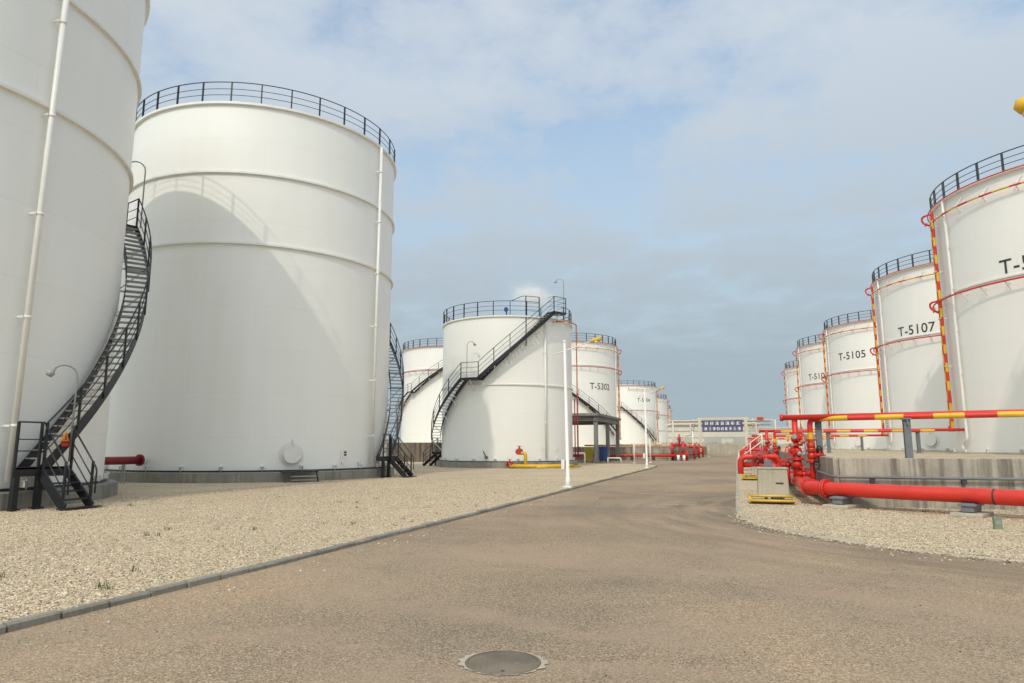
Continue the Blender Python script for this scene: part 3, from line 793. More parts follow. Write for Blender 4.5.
def farm_tank(x, y, z, H, zm, number, alet, label, group, az=180, R=7.5, cs=('red', 'yellow'), ringmat='red', zlet=None, size=1.18, stair=None, dirs=1, detail=True, railn=34, rr=.085):
    """numbered tank: banded foam lines, red spray rings, white drain; dirs=+1 lines start at angle az and run towards the viewer"""
    t = empty('numbered_tank', (x, y, z), label, 'storage tank', group)
    H -= z; zm -= z; A = R_(az); s = dirs
    add_shell(t, R, .06, H, 'tank_far', 160)
    MB().lathe([(R + .1, H - .02), (R * .5, H + .5), (0, H + .7)], 96).build('roof', 'tank_far', t)
    MB().lathe([(R + .35, -.4), (R + .35, .02), (R + .02, .055)], 60, smooth=False).build('foundation', 'conc', t)
    MB().lathe([(R - .02, H - .10), (R + .16, H - .09), (R + .16, H + .02), (R - .02, H + .03)], 160, smooth=False).build('rim', 'white', t)
    MB().lathe(ring_prof(R, zm + .28, .09, .08), 160, smooth=False).build('stiffener_ring', 'white', t)
    top_railing(t, R + .02, H + .02, 1.08, railn, 'darkgrey', None, 1.45)
    # red spray rings: under the railing and at mid height
    for zz_, off, r in ((H - .02, .24, .035), (zm, .42, .05)):
        mb = MB(); mb.tube(arc(R + off, 0, 2 * PI, zz_, n=120)[:-1], r, 7, closed=True)
        o = mb.build('spray_ring', ringmat, t)
        b = MB()
        for k in range(36):
            aa = 2 * PI * k / 36
            if zz_ < H - .5: b.bar(P(R, aa, zz_ - .06), P(R + off, aa, zz_ - .06), .04, .04); b.bar(P(R, aa, zz_ - .42), P(R + off, aa, zz_ - .06), .04, .04)
            else: b.bar(P(R + .1, aa, zz_ - .08), P(R + off, aa, zz_ - .08), .03, .03)
        b.build('ring_bracket', 'white', o)
    # banded foam pipe below the rim
    mb = MB(); hf = H - .95
    pts = arc(R + .30, A, A + s * R_(74), hf, n=28); pts += [P(R + .30, A + s * R_(74), hf + .6)]
    banded(mb, fillet(pts, .1, 3) if False else pts, .055, 1.5, 0, 1, 8, .42); o = mb.build('foam_pipe', list(cs), t)
    b = MB()
    for k in range(6):
        aa = A + s * R_(8 + 13 * k); b.bar(P(R, aa, hf - .25), P(R + .42, aa, hf + .1), .04, .04); b.bar(P(R, aa + .03, hf + .55), P(R + .34, aa - .02, hf - .12), .04, .04)
    b.build('ring_bracket', 'white', o)
    # twin risers, alternating bands
    for q, (da, ca, cb, top) in enumerate(((0, 0, 1, hf), (s * R_(1.7), 1, 0, H - .3))):
        mb = MB(); banded(mb, [P(R + .32, A + da, 1.25), P(R + .32, A + da, top)], rr, 1.1, ca, cb, 10); mb.build('riser_pipe', list(cs), t)
    g = MB()      # goosenecks joining the risers to the rings, and foot valve
    for zz_ in (H - .55, zm - .05):
        p = P(R + .32, A, zz_ - .6)
        g.tube(fillet([p, P(R + .75, A - s * R_(1), zz_ - .35), P(R + .8, A - s * R_(1.2), zz_ + .05), P(R + .42, A + s * R_(1), zz_ + .12)], .25), .06, 8)
        g.disc(P(R + .6, A - s * R_(.6), zz_ - .45), P(1, A, .4), .13, .05, 10)
    g.disc(P(R + .32, A, 1.3), (0, 0, 1), .16, .12, 10); g.ball(P(R + .36, A + s * R_(.7), 1.45), .17)
    g.build('gooseneck', ringmat, t)
    b = MB()
    for k in range(5):
        zz_ = 2.2 + (H - 3.4) * k / 4
        b.bar(P(R, A + s * R_(.8), zz_), P(R + .42, A + s * R_(.8), zz_), .05, .05); b.bar(P(R + .42, A - s * R_(1), zz_), P(R + .42, A + s * R_(2.6), zz_), .04, .05)
    b.build('riser_bracket', 'white', t)
    # white drain with a kinked top and foot
    aa = A + s * R_(11); mb = MB()
    mb.tube(fillet([P(R + .18, aa, H - .1), P(R + .18, aa, H - 1.3), P(R + .18, aa + s * R_(.8), H - 1.6), P(R + .18, aa + s * R_(.8), .75), P(R + .18, aa - s * R_(3.2), .55), P(R + .18, aa - s * R_(3.2), .05)], .2), .075, 10)
    for k in range(5): zz_ = 2 + (H - 5) * k / 4; mb.bar(P(R, aa - s * R_(.8), zz_), P(R + .2, aa + s * R_(2.0), zz_), .05, .05)
    mb.build('drain_pipe', 'white', t)
    if detail:
        manway(t, R, A + s * R_(44), .85, .40); anchors(t, R, .06, 24)
    lettering(t, number, R, R_(alet), (zlet or 10.95) - z, size)
    if stair: stair_spiral(t, R + .1, R + .85, stair)
    return t
GR = 'numbered white tanks on the right terrace'
ZT = 1.2
TR = [(19.83, 45.91, 'T-5109', -130.8, 10.95, 1.10, 'nearest white tank on the right terrace, lettered T-5, cut off by the frame'),
      (20.02, 66.48, 'T-5107', -140.5, 10.95, 1.10, 'white tank lettered T-5107 on the right terrace'),
      (18.89, 92.79, 'T-5105', -137.8, 12.15, 1.26, 'white tank lettered T-5105 between tank T-5107 and smaller looking tanks'),
      (16.97, 108.77, 'T-5103', -138.6, 11.3, 1.2, 'white tank lettered T-51 partly hidden behind the T-5105 tank'),
      (17.10, 138.34, 'T-5101', -118.0, 11.2, 1.18, 'farthest white tank at the left end of the right terrace row')]
for x, y, nb, al, zl_, sz, lb in TR:
    farm_tank(x, y, ZT, 16.06, 10.15, nb, al, lb, GR, zlet=zl_, size=sz)
farm_tank(19.7, 25.3, ZT, 16.06, 10.15, 'T-5111', -133, 'white tank just outside the right edge, casting its shadow on the next tank', GR, detail=False)
exec_left = True
def at(px, fwd, z=0):
    """ground point on the sight bearing of a photo column at a forward distance"""
    p, yw = R_(8.788), R_(18.17); lat = (px - 512) / 676 * (fwd * math.cos(p))
    return (-fwd * math.sin(yw) + lat * math.cos(yw), fwd * math.cos(yw) + lat * math.sin(yw), z)
GL = 'numbered white tanks behind the left bund wall'
def left_tank(pxr, fwd, R, H, zm, number, label, let_px, stair=None, detail=False, size=1.25, zlet=9.75):
    p = math.cos(R_(8.788))
    # centre so that the right tangent falls on pxr
    cx_ = pxr - R / fwd * 676 / p
    x, y, _ = at(cx_, fwd)
    # lettering angle: where the bearing of let_px meets the shell
    lx, ly, _ = at(let_px, fwd); d = Vector((lx, ly)).normalized(); c = Vector((x, y)); b = d.dot(c); q = R * R - (c.length_squared - b * b)
    hp = d * (b - math.sqrt(max(q, 0))) - c; al = math.degrees(math.atan2(hp.y, hp.x))
    b_ = math.degrees(math.atan2(y, x))
    azr = b_ - 90 - 8       # right-hand limb as seen from the road
    return farm_tank(x, y, 1.25, H, zm, number, al, label, GL, az=azr, R=R, cs=('orange', 'pale_orange'), ringmat='red_dull', stair=stair, dirs=-1, detail=detail, zlet=zlet, size=size, railn=34, rr=.13)
D = R_
left_tank(617.5, 100, 7.5, 16.0, 12.4, 'T-5302', 'white tank lettered T-5302 behind the raised concrete canopy', 602,
          stair=[('fly', D(-74), 7.9, D(-14), 1.9)])
left_tank(502, 102, 7.5, 15.6, 12.1, 'T-5301', 'white tank with red rings glimpsed between the two nearer white tanks', 470,
          stair=[('fly', D(-156), 4.2, D(-116), 8.0), ('pad', D(-116), D(-111), 8.0), ('fly', D(-111), 8.0, D(-50), 13.6)])
left_tank(656.5, 165, 7.6, 15.6, 9.7, 'T-5304', 'white tank lettered T-5304 beyond the concrete canopy', 645.5, zlet=12.2,
          stair=[('pad', D(-92), D(-85), 9.4), ('fly', D(-85), 9.4, D(-22), 1.6)])
left_tank(667.5, 205, 7.6, 15.6, 10.5, 'T-5306', 'narrow sliver of white tank behind the T-5304 tank', 655)
left_tank(671, 255, 7.6, 15.4, 10.5, 'T-5308', 'farthest left white tank, only its banded pipe edge showing', 660)

# ------------------------------------------------------------------ bund walls
def wall_run(mb, pts, z0, z1, th):
    for a, b in zip(pts, pts[1:]):
        mb.bar((a[0], a[1], (z0 + z1) / 2), (b[0], b[1], (z0 + z1) / 2), th, z1 - z0)
w_ = MB(); wall_run(w_, [(2.56, 20.06), (44, 20.06)], -.15, 1.285, .24); wall_run(w_, [(2.56, 20.183), (2.56, 188)], -.15, 1.285, .24)
tag(w_.build('bund_wall', 'wall', bev=.015), 'stained grey concrete bund wall behind the red pipe, holding the right terrace', 'wall')
w_ = MB(); wall_run(w_, [(-42, 78.5), (-5.7, 78.5)], -.1, 1.5, .24); wall_run(w_, [(-5.7, 78.623), (-5.7, 300)], -.1, 1.5, .24)
w_.box((-23.3, 78.36, .85), (35, .05, .08)); w_.box((-23.3, 78.36, .3), (35, .05, .05))
tag(w_.build('bund_wall', 'wall', bev=.01), 'low pale concrete bund wall in front of the left numbered tanks', 'wall')
w_ = MB(); wall_run(w_, [(-44, 64.0), (-23.5, 64.0)], -.1, 1.95, .3)
for k in range(9): w_.box((-24.5 - k * 2.2, 63.8, .9), (.3, .12, 2.05))
tag(w_.build('retaining_wall', 'dirtywall'), 'dark brown streaked retaining wall behind the stair between two tanks', 'wall')
# conduit along the right bund wall
t = empty('wall_conduit', (2.4, 19.9, 0), 'thin grey conduit clamped along the concrete bund wall', 'conduit')
mb = MB(); mb.tube(fillet([(-.06, 60, .98), (-.06, .0, .82), (.1, -.10, .80), (20, -.10, .80)], .1), .035, 8); mb.build('conduit', 'grey', t)
b = MB()
for k in range(10): b.box((.9 + 2.05 * k, -.04, .74), (.1, .13, .16))
b.build('clamp', 'darkgrey', t)

# ------------------------------------------------------------------ fire main
t = empty('fire_main', (1.8, 20, 0), 'thick red fire water pipe bending round the bund corner and running right', 'pipe')
bend = fillet([(0, 100, .5), (0, .05, .5), (1.28, -1.0, .5), (2.98, -1.9, .5), (4.2, -2.78, .5), (9.5, -6.4, .5)], .35, 8)
mb = MB(); mb.tube(bend, .172, 20); mb.build('pipe', 'red', t)
fl = MB()
for p, d in (((0.02, .28, .5), (0, 1, 0)), ((.34, -.22, .5), (.77, -.63, 0)), ((0, 6, .5), (0, 1, 0)), ((0, 12, .5), (0, 1, 0))):
    p = Vector(p); d = Vector(d).normalized(); fl.disc(p, d, .235, .05, 20); fl.disc(p + d * .06, d, .235, .05, 20)
    for k in range(12): an = 2 * PI * k / 12; s_ = Vector((0, 0, 1)).cross(d); fl.tube([p + (s_ * math.cos(an) + Vector((0, 0, math.sin(an)))) * .205 - d * .05, p + (s_ * math.cos(an) + Vector((0, 0, math.sin(an)))) * .205 + d * .11], .016, 5)
fl.build('flange', 'red', t)
sb = MB(); sb.tube([(3.52, -2.29, .5), (3.552, -2.313, .5)], .176, 20, caps=False); sb.build('joint_band', 'letter', t)
t = empty('foam_main', (2.24, 20.3, 0), 'second red pipe tucked between the thick fire pipe and the bund wall', 'pipe')
mb = MB(); mb.tube(fillet([(0, 100, .46), (0, -.25, .46), (.35, -.55, .46), (1.0, -.9, .46), (3.0, -1.85, .46), (9.6, -6.2, .46)], .3), .125, 16); mb.build('pipe', 'red', t)
fl = MB(); fl.disc((0, .1, .46), (0, 1, 0), .19, .08, 16); fl.disc((.1, -.36, .46), (.7, -.6, 0), .19, .08, 16); fl.build('flange', 'red', t)
def pipe_support(x, y, rz, label, h=.33, g='pipe supports under the red main'):
    t = empty('pipe_support', (x, y, ZR), label, 'pipe support', g, rz)
    MB().box((0, 0, .04), (.62, .95, .09)).build('pad', 'conc', t, bev=.02)
    m = MB(); m.box((0, 0, h / 2 + .06), (.24, .62, h - .08)); m.box((0, 0, h - .02), (.34, .7, .05)); m.build('pedestal', 'grey', t, bev=.01)
pipe_support(4.95, 18.02, R_(-30), 'grey steel pedestal on a concrete pad under the red pipe in open gravel', .27)
pipe_support(8.2, 15.4, R_(-34), 'grey pedestal under the red pipe beyond the right edge', .27)
pipe_support(2.5, 19.45, R_(-30), 'grey pedestal under the red pipe right at the bund corner', .27)
pipe_support(1.85, 27.5, R_(90), 'grey pedestal under the red pipe beside the first valve risers', .27)
pipe_support(1.85, 36.5, R_(90), 'grey pedestal under the red pipe before the red pipe loop', .27)
t = empty('concrete_box', (1.02, 23.1, ZR), 'weathered square concrete pit box in the gravel by the red pipes', 'pit box')
m = MB(); m.add([(-.46, -.48, -.1), (.46, -.48, -.1), (.46, .48, -.1), (-.46, .48, -.1), (-.42, -.44, .84), (.42, -.44, .84), (.42, .44, .84), (-.42, .44, .84)], [(0, 1, 5, 4), (1, 2, 6, 5), (2, 3, 7, 6), (3, 0, 4, 7), (4, 5, 6, 7)]); m.build('body', 'conc', t, bev=.02)
MB().box((0, 0, .865), (.9, .92, .05)).build('lid', 'conc', t, bev=.012)
MB().box((-.1, .2, 1.0), (.22, .22, .22)).build('junction_box', 'grey', t, bev=.01)
MB().box((.18, -.462, .42), (.22, .012, .05)).build('slot', 'darkgrey', t)
def frame(x, y, sx_, sy_, label):
    t = empty('yellow_guard_frame', (x, y, ZR), label, 'guard frame')
    m = MB(); z = .16
    for z in (.10,):
        m.tube([(-sx_ / 2, -sy_ / 2, z), (sx_ / 2, -sy_ / 2, z)], .032, 10); m.tube([(-sx_ / 2, sy_ / 2, z + .05), (sx_ / 2, sy_ / 2, z + .05)], .032, 10)
        m.tube([(-sx_ / 2, -sy_ / 2, z), (-sx_ / 2, sy_ / 2, z + .05)], .045, 10)
    m.build('tube_rail', 'yellow', t)
    g = MB(); g.box((0, 0, .06), (sx_ * .95, sy_ * .8, .06))
    for k in range(9): g.ball((rnd.uniform(-.2, .3), rnd.uniform(-.1, .2), .13), .045, n=6)
    g.build('grating', 'darkgrey', t)
frame(.86, 20.3, 1.15, 1.0, 'low yellow tube guard frame on the gravel before the concrete pit box')
frame(.55, 33.5, .75, .6, 'small yellow guard frame farther along the kerb past the pit box')
frame(.55, 35.4, .75, .5, 'second small yellow guard frame nearest the red pipe loop')
t = empty('marker_post', (4.6, 15.3, ZR), 'short dull green marker stub standing in the gravel', 'marker')
MB().box((0, 0, .11), (.13, .1, .24)).build('post', 'green', t, bev=.008); MB().box((0, -.053, .13), (.09, .01, .07)).build('face_plate', 'brass', t)

# valve manifolds
def valve(mb, p, ax, r, whe=None, wr=.16):
    p, ax = Vector(p), Vector(ax).normalized()
    mb.ball(p, r * 1.45, n=12)
    for k in (-1, 1):
        mb.disc(p + ax * r * 1.7 * k, ax, r * 1.75, r * .32, 16); mb.disc(p + ax * r * 2.05 * k, ax, r * 1.75, r * .28, 16)
    if whe:
        d = Vector(whe).normalized(); mb.tube([p, p + d * r * 3.2], [r * .8, r * .45], 8)
        mb.disc(p + d * r * 1.7, d, r * 1.1, r * .25, 12); mb.wheel(p + d * r * 3.2, d, wr)
def manifold(y, xr, yr, label, hz=2.5, first=False):
    g = 'red valve risers along the fire main'
    t = empty('fire_riser', (1.8, y, 0), label, 'pipe riser', g)
    m = MB(); m.tube([(0, 0, .5), (0, 0, 1.35)], .135, 14); m.tube([(0, 0, 1.3), (0, 0, hz)], .088, 12); m.tube([(0, 0, .9), (0, 0, 1.2)], [.19, .12], 14)
    m.build('riser_pipe', 'red', t)
    v = MB(); valve(v, (0, 0, 1.42), (0, 0, 1), .12, (-.6, -.8, .1), .14); valve(v, (0, 0, 1.82), (0, 0, 1), .10, (.5, -.9, .1), .15); v.build('valve', 'red', t)
    f = MB(); f.ball((.07, -.2, 1.36), .075); f.ball((-.12, -.22, 1.62), .06); f.ball((.2, -.18, 1.72), .055); f.tube([(.1, -.2, 1.36), (.28, -.26, 1.5), (.25, -.2, 1.75)], .02, 6)
    f.disc((-.05, -.3, 1.9), (0, -1, 0), .08, .05, 14); f.build('gauge', 'brass', t)
    for q in ((-.25, .3, 1.0), (-.42, .5, .95), (.15, -.45, .75)):
        s_ = MB(); valve(s_, q, (1, 0, 0), .06, (0, -.2, 1), .1); s_.tube([(q[0] - .2, q[1], q[2]), (q[0] + .2, q[1], q[2])], .05, 8); s_.tube([(q[0], q[1], q[2]), (q[0], q[1], .4)], .05, 8)
        s_.build('bypass_valve', 'red', t)
    d2 = MB(); d2.tube(fillet([(-.38, .05, hz), (12, -3.7 if first else .0, hz)], .1), .085, 12); d2.disc((-.38, .05, hz), (1, 0, 0), .11, .1, 14)
    d2.build('overhead_pipe', 'red', t)
    t2_ = empty('foam_riser', (2.24, y, 0), label.replace('red valve riser', 'banded red and yellow riser').replace(' with an overhead branch pipe', ', by the wall'), 'pipe riser', 'banded foam risers along the bund wall')
    bm_ = MB(); xe = 8.6 if not first else 11
    banded(bm_, fillet([(0, 0, .46), (.0, -.02, hz - .06), (.6, -.42 if first else -.2, hz - .05), (xe, (-3.75 if first else -.2), hz - .05)], .2), .082, 1.5, 0, 1, 12, .5)
    bm_.build('banded_pipe', ['red', 'yellow'], t2_)
    v = MB(); valve(v, (0, 0, 1.3), (0, 0, 1), .10, (.8, -.5, .1), .14); valve(v, (0, 0, 1.62), (0, 0, 1), .09); v.build('valve', 'red', t2_)
    k = MB(); k.ball((.22, -.12, 1.5), .1, sc_=(1, 1, 1.2)); k.wheel((.2, -.2, 1.02), (0, -1, .1), .2); k.tube([(.2, -.1, 1.5), (.2, -.1, 1.1)], .025, 6); k.build('actuator', 'black', t2_)
    return t, t2_
where = ['beside the pit box', 'just past the red pipe loop', 'in the middle of the receding pipe row', 'at the far end of the pipe row']
for i, y in enumerate((23.5, 44.9, 66.2, 91.5)):
    manifold(y, 0, 0, 'red valve riser %s with an overhead branch pipe' % where[i], 2.5 if i == 0 else 2.52, i == 0)
# branch feed between overhead pipe and tank risers is carried on steel posts
def steel_post(x, y, z0, z1, label, lam=True):
    t = empty('steel_post', (x, y, z0), label, 'steel post', 'grey steel posts carrying the banded overhead pipes')
    h = z1 - z0; m = MB(); m.box((0, -.08, h / 2), (.18, .02, h)); m.box((0, .08, h / 2), (.18, .02, h)); m.box((0, 0, h / 2), (.025, .14, h)); m.build('column', 'grey', t)
    c = MB(); c.box((0, 0, h + .02), (.24, .34, .04)); c.box((0, -.0, h - .08), (.05, .3, .16)); c.build('cap_plate', 'grey', t)
    MB().box((0, 0, .02), (.3, .3, .04)).build('foot_plate', 'grey', t)
steel_post(4.72, 22.35, 1.2, 2.36, 'nearest grey steel post carrying the lowest banded overhead pipe')
steel_post(2.50, 23.62, 1.29, 2.36, 'grey steel post beside the lime board, at the wall corner')
steel_post(5.25, 44.85, 1.2, 2.38, 'grey steel post under the second banded pipe near its riser')
steel_post(10.0, 44.85, 1.2, 2.38, 'grey steel post under the second banded pipe before the T-5107 tank')
steel_post(10.4, 66.1, 1.2, 2.38, 'thin distant grey post under the third banded pipe')
t = empty('lime_board', (2.62, 24.6, 1.28), 'upright lime green cover board standing on the bund wall', 'board')
MB().box((0, 0, .42), (.16, .1, .84)).build('board', 'lime', t, bev=.01); MB().box((-.3, .1, .36), (.34, .06, .7)).build('back_panel', 'brass', t, bev=.01)

# red pipe loop rising at the kerb
t = empty('pipe_loop', (0.16, 41.0, 0), 'thick red pipe loop rising out of the gravel at the road kerb', 'pipe')
m = MB(); m.tube(fillet([(0, 0, -.2), (0, 0, 1.0), (1.0, 0, 1.0), (2.0, .15, 1.0), (2.1, .2, .5)], .42, 8), .16, 16); m.tube([(0.05, .25, .55), (1.5, .25, .55), (2.0, .25, .5)], .15, 14); m.build('pipe', 'red', t)
v = MB(); valve(v, (1.05, 0, 1.0), (1, 0, 0), .17, (0, -1, .3), .18); valve(v, (1.1, .25, .55), (1, 0, 0), .16, (0, -.3, 1), .16); v.build('valve', 'red_dull', t)
MB().box((.75, .15, .2), (.35, .6, .5)).build('pedestal', 'conc', t, bev=.02)
# crossover steps with grey handrails
t = empty('crossover_steps', (.1, 47, ZR), 'grey crossover steps with pale handrails bridging the red pipes', 'steps')
st = MB(); rl = MB()
for yy in (0, .9):
    st.bar((0, yy, .1), (1.5, yy, 1.25), .05, .2); st.bar((1.5, yy, 1.25), (2.3, yy, 1.25), .05, .2)
    for h in (1.0, .55): rl.tube([(-.05, yy, .15 + h), (1.5, yy, 1.3 + h), (2.3, yy, 1.3 + h)], .03, 6)
    for q in (0, .75, 1.5, 2.2): zz_ = .1 + min(q, 1.5) / 1.5 * 1.15; rl.tube([(q, yy, zz_), (q, yy, zz_ + 1.03)], .025, 6)
for k in range(1, 6): st.box((1.5 * k / 6, .45, .1 + 1.15 * k / 6), (.24, .86, .04))
st.box((1.9, .45, 1.27), (.8, .86, .04))
o = st.build('step_frame', 'grey', t); rl.build('handrail', 'white', t)

# hydrants / monitors along the header
def hydrant(x, y, label):
    t = empty('fire_hydrant', (x, y, ZR), label, 'hydrant', 'red hydrants along the receding pipe row')
    m = MB(); m.tube([(0, 0, -.1), (0, 0, .95), (0, 0, 1.05)], [.085, .085, .12], 12); m.disc((0, 0, .1), (0, 0, 1), .16, .05, 14); m.ball((0, 0, 1.1), .12); m.build('barrel', 'red', t)
    n_ = MB(); n_.tube([(0, 0, .75), (-.25, -.05, .75)], .055, 10); n_.disc((-.26, -.05, .75), (1, 0, 0), .075, .05, 12); n_.tube([(0, 0, .75), (.1, -.24, .75)], .05, 10); n_.build('outlet', 'red_dull', t)
    w2 = MB(); w2.tube([(0, 0, 1.1), (0, 0, 1.32)], .02, 6); w2.wheel((0, 0, 1.32), (0, 0, 1), .13); w2.build('handwheel', 'red_dull', t)
for x, y, lb in ((1.15, 30.5, 'red hydrant behind the concrete pit box'), (1.2, 50.5, 'red hydrant just beyond the crossover steps'), (1.1, 57, 'red hydrant halfway between crossover steps and gantry'), (1.15, 73, 'red hydrant in the distant part of the pipe row'), (1.1, 82, 'farthest red hydrant before the sign gantry')):
    hydrant(x, y, lb)
for y, lb in ((53.0, 'red cross branch with tall riser beyond the crossover steps'), (60, 'red cross branch beyond the third hydrant'), (78, 'red cross branch near the far end of the pipe row')):
    t = empty('branch_pipe', (.9, y, ZR), lb, 'pipe', 'red cross branches over the fire main')
    m = MB(); m.tube(fillet([(-.5, 0, -.1), (-.5, 0, 1.3), (1.2, 0, 1.3), (1.2, 0, .5)], .3), .09, 10); m.tube([(.4, 0, 1.3), (.4, 0, 2.2)], .06, 8); m.build('pipe', 'red', t)
    v = MB(); valve(v, (.1, 0, 1.3), (1, 0, 0), .1, (0, -.4, 1), .15); valve(v, (.4, 0, 1.8), (0, 0, 1), .07, (0, -1, 0), .12); v.build('valve', 'red', t)

# ------------------------------------------------------------------ lamp posts
def lamp_post(x, y, h, ad, label, z=0, al=1.0, aw=.35, tilt=0, hs=1):
    t = empty('lamp_post', (x, y, z), label, 'lamp post', 'white lamp posts with yellow heads beside the road')
    m = MB(); m.tube([(0, 0, 0), (0, 0, .35), (0, 0, .36), (-tilt, 0, h)], [.095, .095, .07, .05], 12); m.box((0, 0, .03), (.34, .34, .05)); m.ball((-tilt, 0, h), .07, n=8); m.build('pole', 'white', t)
    d = Vector(ad).normalized(); p = Vector((-tilt, 0, h - .36)); q = p + d * al + Vector((0, 0, .36 * al)); b0 = p - d * aw - Vector((0, 0, .36 * aw))
    a_ = MB(); a_.tube([b0, q], .022, 8); a_.build('arm', 'white', t)
    ax = (d + Vector((0, 0, .3))).normalized(); hd = MB()
    hd.tube([q - ax * .05, q + ax * .04, q + ax * .28, q + ax * .4], [.04 * hs, .085 * hs, .10 * hs, .05 * hs], 12); hd.build('lamp_head', 'yellow', t)
    MB().disc(q + ax * .18 - Vector((0, 0, .085 * hs)), (d.x * .2, d.y * .2, -1), .085 * hs, .05, 14).build('lens', 'glass', t)
    bx = MB(); bx.box((-.17, -.02, .85), (.12, .18, .36)); bx.build('switch_box', 'white', t, bev=.01)
    return t
lamp_post(-6.1, 25.35, 5.55, (.95, .3, 0), 'nearest white lamp post at the gravel edge with tilted arm and yellow head', ZG, 1.05, .45, .07)
lamp_post(-6.06, 48.9, 5.55, (.95, .3, 0), 'farther white lamp post at the gravel edge before the low bund wall', ZG, 1.05, .45)
lamp_post(5.94, 12.4, 7.05, (-.95, .1, 0), 'white lamp post beyond the right edge, only its yellow head showing', ZR, .92, .2, 0, 1.5)

# ------------------------------------------------------------------ yard items on the left
t = empty('yellow_drain_line', (-13.9, 44.6, ZG), 'yellow pipe lying on the gravel with red valves in front of the staircase tank', 'pipe')
p0 = Vector((-1.05, .55, .18)); p1 = Vector((2.05, -.6, .18)); p2 = Vector((4.2, 1.6, .18))
m = MB(); m.tube(fillet([p0, p1 * .0 + Vector((.45, .35, .18)), (1.9, .9, .18), (3.0, 2.2, .18)], .2), .12, 12); m.tube(fillet([(.1, .44, .18), (.1, .44, 1.05), (-.35, .5, 1.05), (-.45, .9, 1.05)], .18), .12, 12)
m.tube([(1.0, .1, .12), (3.4, 2.9, .12)], .07, 8); m.build('pipe', 'yellow', t)
v = MB(); valve(v, (-.4, .6, 1.15), (0, 1, 0), .12, (0, 0, 1), .17); valve(v, (-1.1, .57, .3), (1, 0, 0), .1, (0, 0, 1), .14); v.build('valve', 'red_dull', t)

# raised canopy on columns
t = empty('canopy', (-15.35, 70.1, ZG), 'raised grey concrete canopy slab on square columns beside the staircase tank', 'canopy')
m = MB(); m.box((0, 0, 4.5), (6.2, 13.6, .26)); m.build('slab', 'slab', t, bev=.02)
m = MB()
for xx in (-2.75, 2.75): m.box((xx, 0, 4.14), (.32, 13.1, .46))
for yy in (-6.2, 0, 6.2): m.box((0, yy, 4.12), (5.18, .3, .42))
m.build('beam', 'slab', t)
for xx in (-2.75, 2.75):
    for yy in (-6.2, 0, 6.2):
        m = MB(); m.box((xx, yy, 1.93), (.36, .36, 3.96)); m.build('column', 'slab', t, bev=.015)
def bin_box(px, fwd, w2, h, d2, mat, label, name):
    x, y, _ = at(px, fwd); t = empty(name, (x, y, ZG), label, 'bin', None, R_(18))
    m = MB(); m.add([(-w2 * .42, -d2 * .42, .1), (w2 * .42, -d2 * .42, .1), (w2 * .42, d2 * .42, .1), (-w2 * .42, d2 * .42, .1), (-w2 / 2, -d2 / 2, h), (w2 / 2, -d2 / 2, h), (w2 / 2, d2 / 2, h), (-w2 / 2, d2 / 2, h)], [(0, 1, 5, 4), (1, 2, 6, 5), (2, 3, 7, 6), (3, 0, 4, 7), (3, 2, 1, 0)])
    m.build('body', mat, t, bev=.02)
    m = MB(); m.box((0, 0, h + .05), (w2 * 1.06, d2 * 1.06, .1)); m.box((0, -d2 * .5, h - .06), (w2 * 1.02, .06, .08)); m.build('lid', mat, t, bev=.02)
    m = MB()
    for a_ in (-1, 1): m.disc((a_ * w2 * .35, -d2 * .3, .1), (1, 0, 0), .1, .06, 12)
    m.build('wheel', 'black', t)
bin_box(588.5, 66, .85, 1.35, .8, 'shaded_yellow', 'shade-darkened yellow wheeled bin under the raised canopy', 'waste_bin')
bin_box(603, 67, .8, 1.4, .8, 'shaded_blue', 'blue wheeled bin standing behind the canopy column', 'waste_bin')
t = empty('white_pipe_hoop', (-12.7, 55.6, ZG), 'white pipe hoop standing on the gravel in front of the bins', 'pipe', None, R_(20))
m = MB(); m.tube(fillet([(-.75, 0, .95), (.75, 0, .95), (.75, 0, -.1)], .12), .07, 10); m.tube([(-.7, 0, .95), (-.7, 0, -.1)], .05, 8); m.build('pipe', 'white', t)
t = empty('white_pipe_hoop', (-10.6, 62.5, ZG), 'low white pipe hoop beside the canopy columns', 'pipe', None, R_(15))
m = MB(); m.tube(fillet([(-.7, 0, .45), (.5, 0, .45), (.6, 0, -.1)], .1), .06, 10); m.tube([(-.65, 0, .45), (-.65, 0, -.1)], .05, 8); m.build('pipe', 'white', t)
for px, fwd, h, lb in ((634, 64, 2.2, 'thin white post left of the farther lamp post'), (650, 66, 2.3, 'thin white post just right of the farther lamp post'), (693, 92, 3.6, 'slim white post beside the far red valve stack'), (708.5, 103, 1.9, 'short white post in the road mouth near the gantry leg')):
    x, y, _ = at(px, fwd); t = empty('marker_pole', (x, y, 0), lb, 'post', 'thin white posts at the far end of the gravel')
    MB().tube([(0, 0, 0), (0, 0, h)], .06, 10).build('shaft', 'white', t); MB().disc((0, 0, .03), (0, 0, 1), .16, .06, 12).build('base', 'white', t)
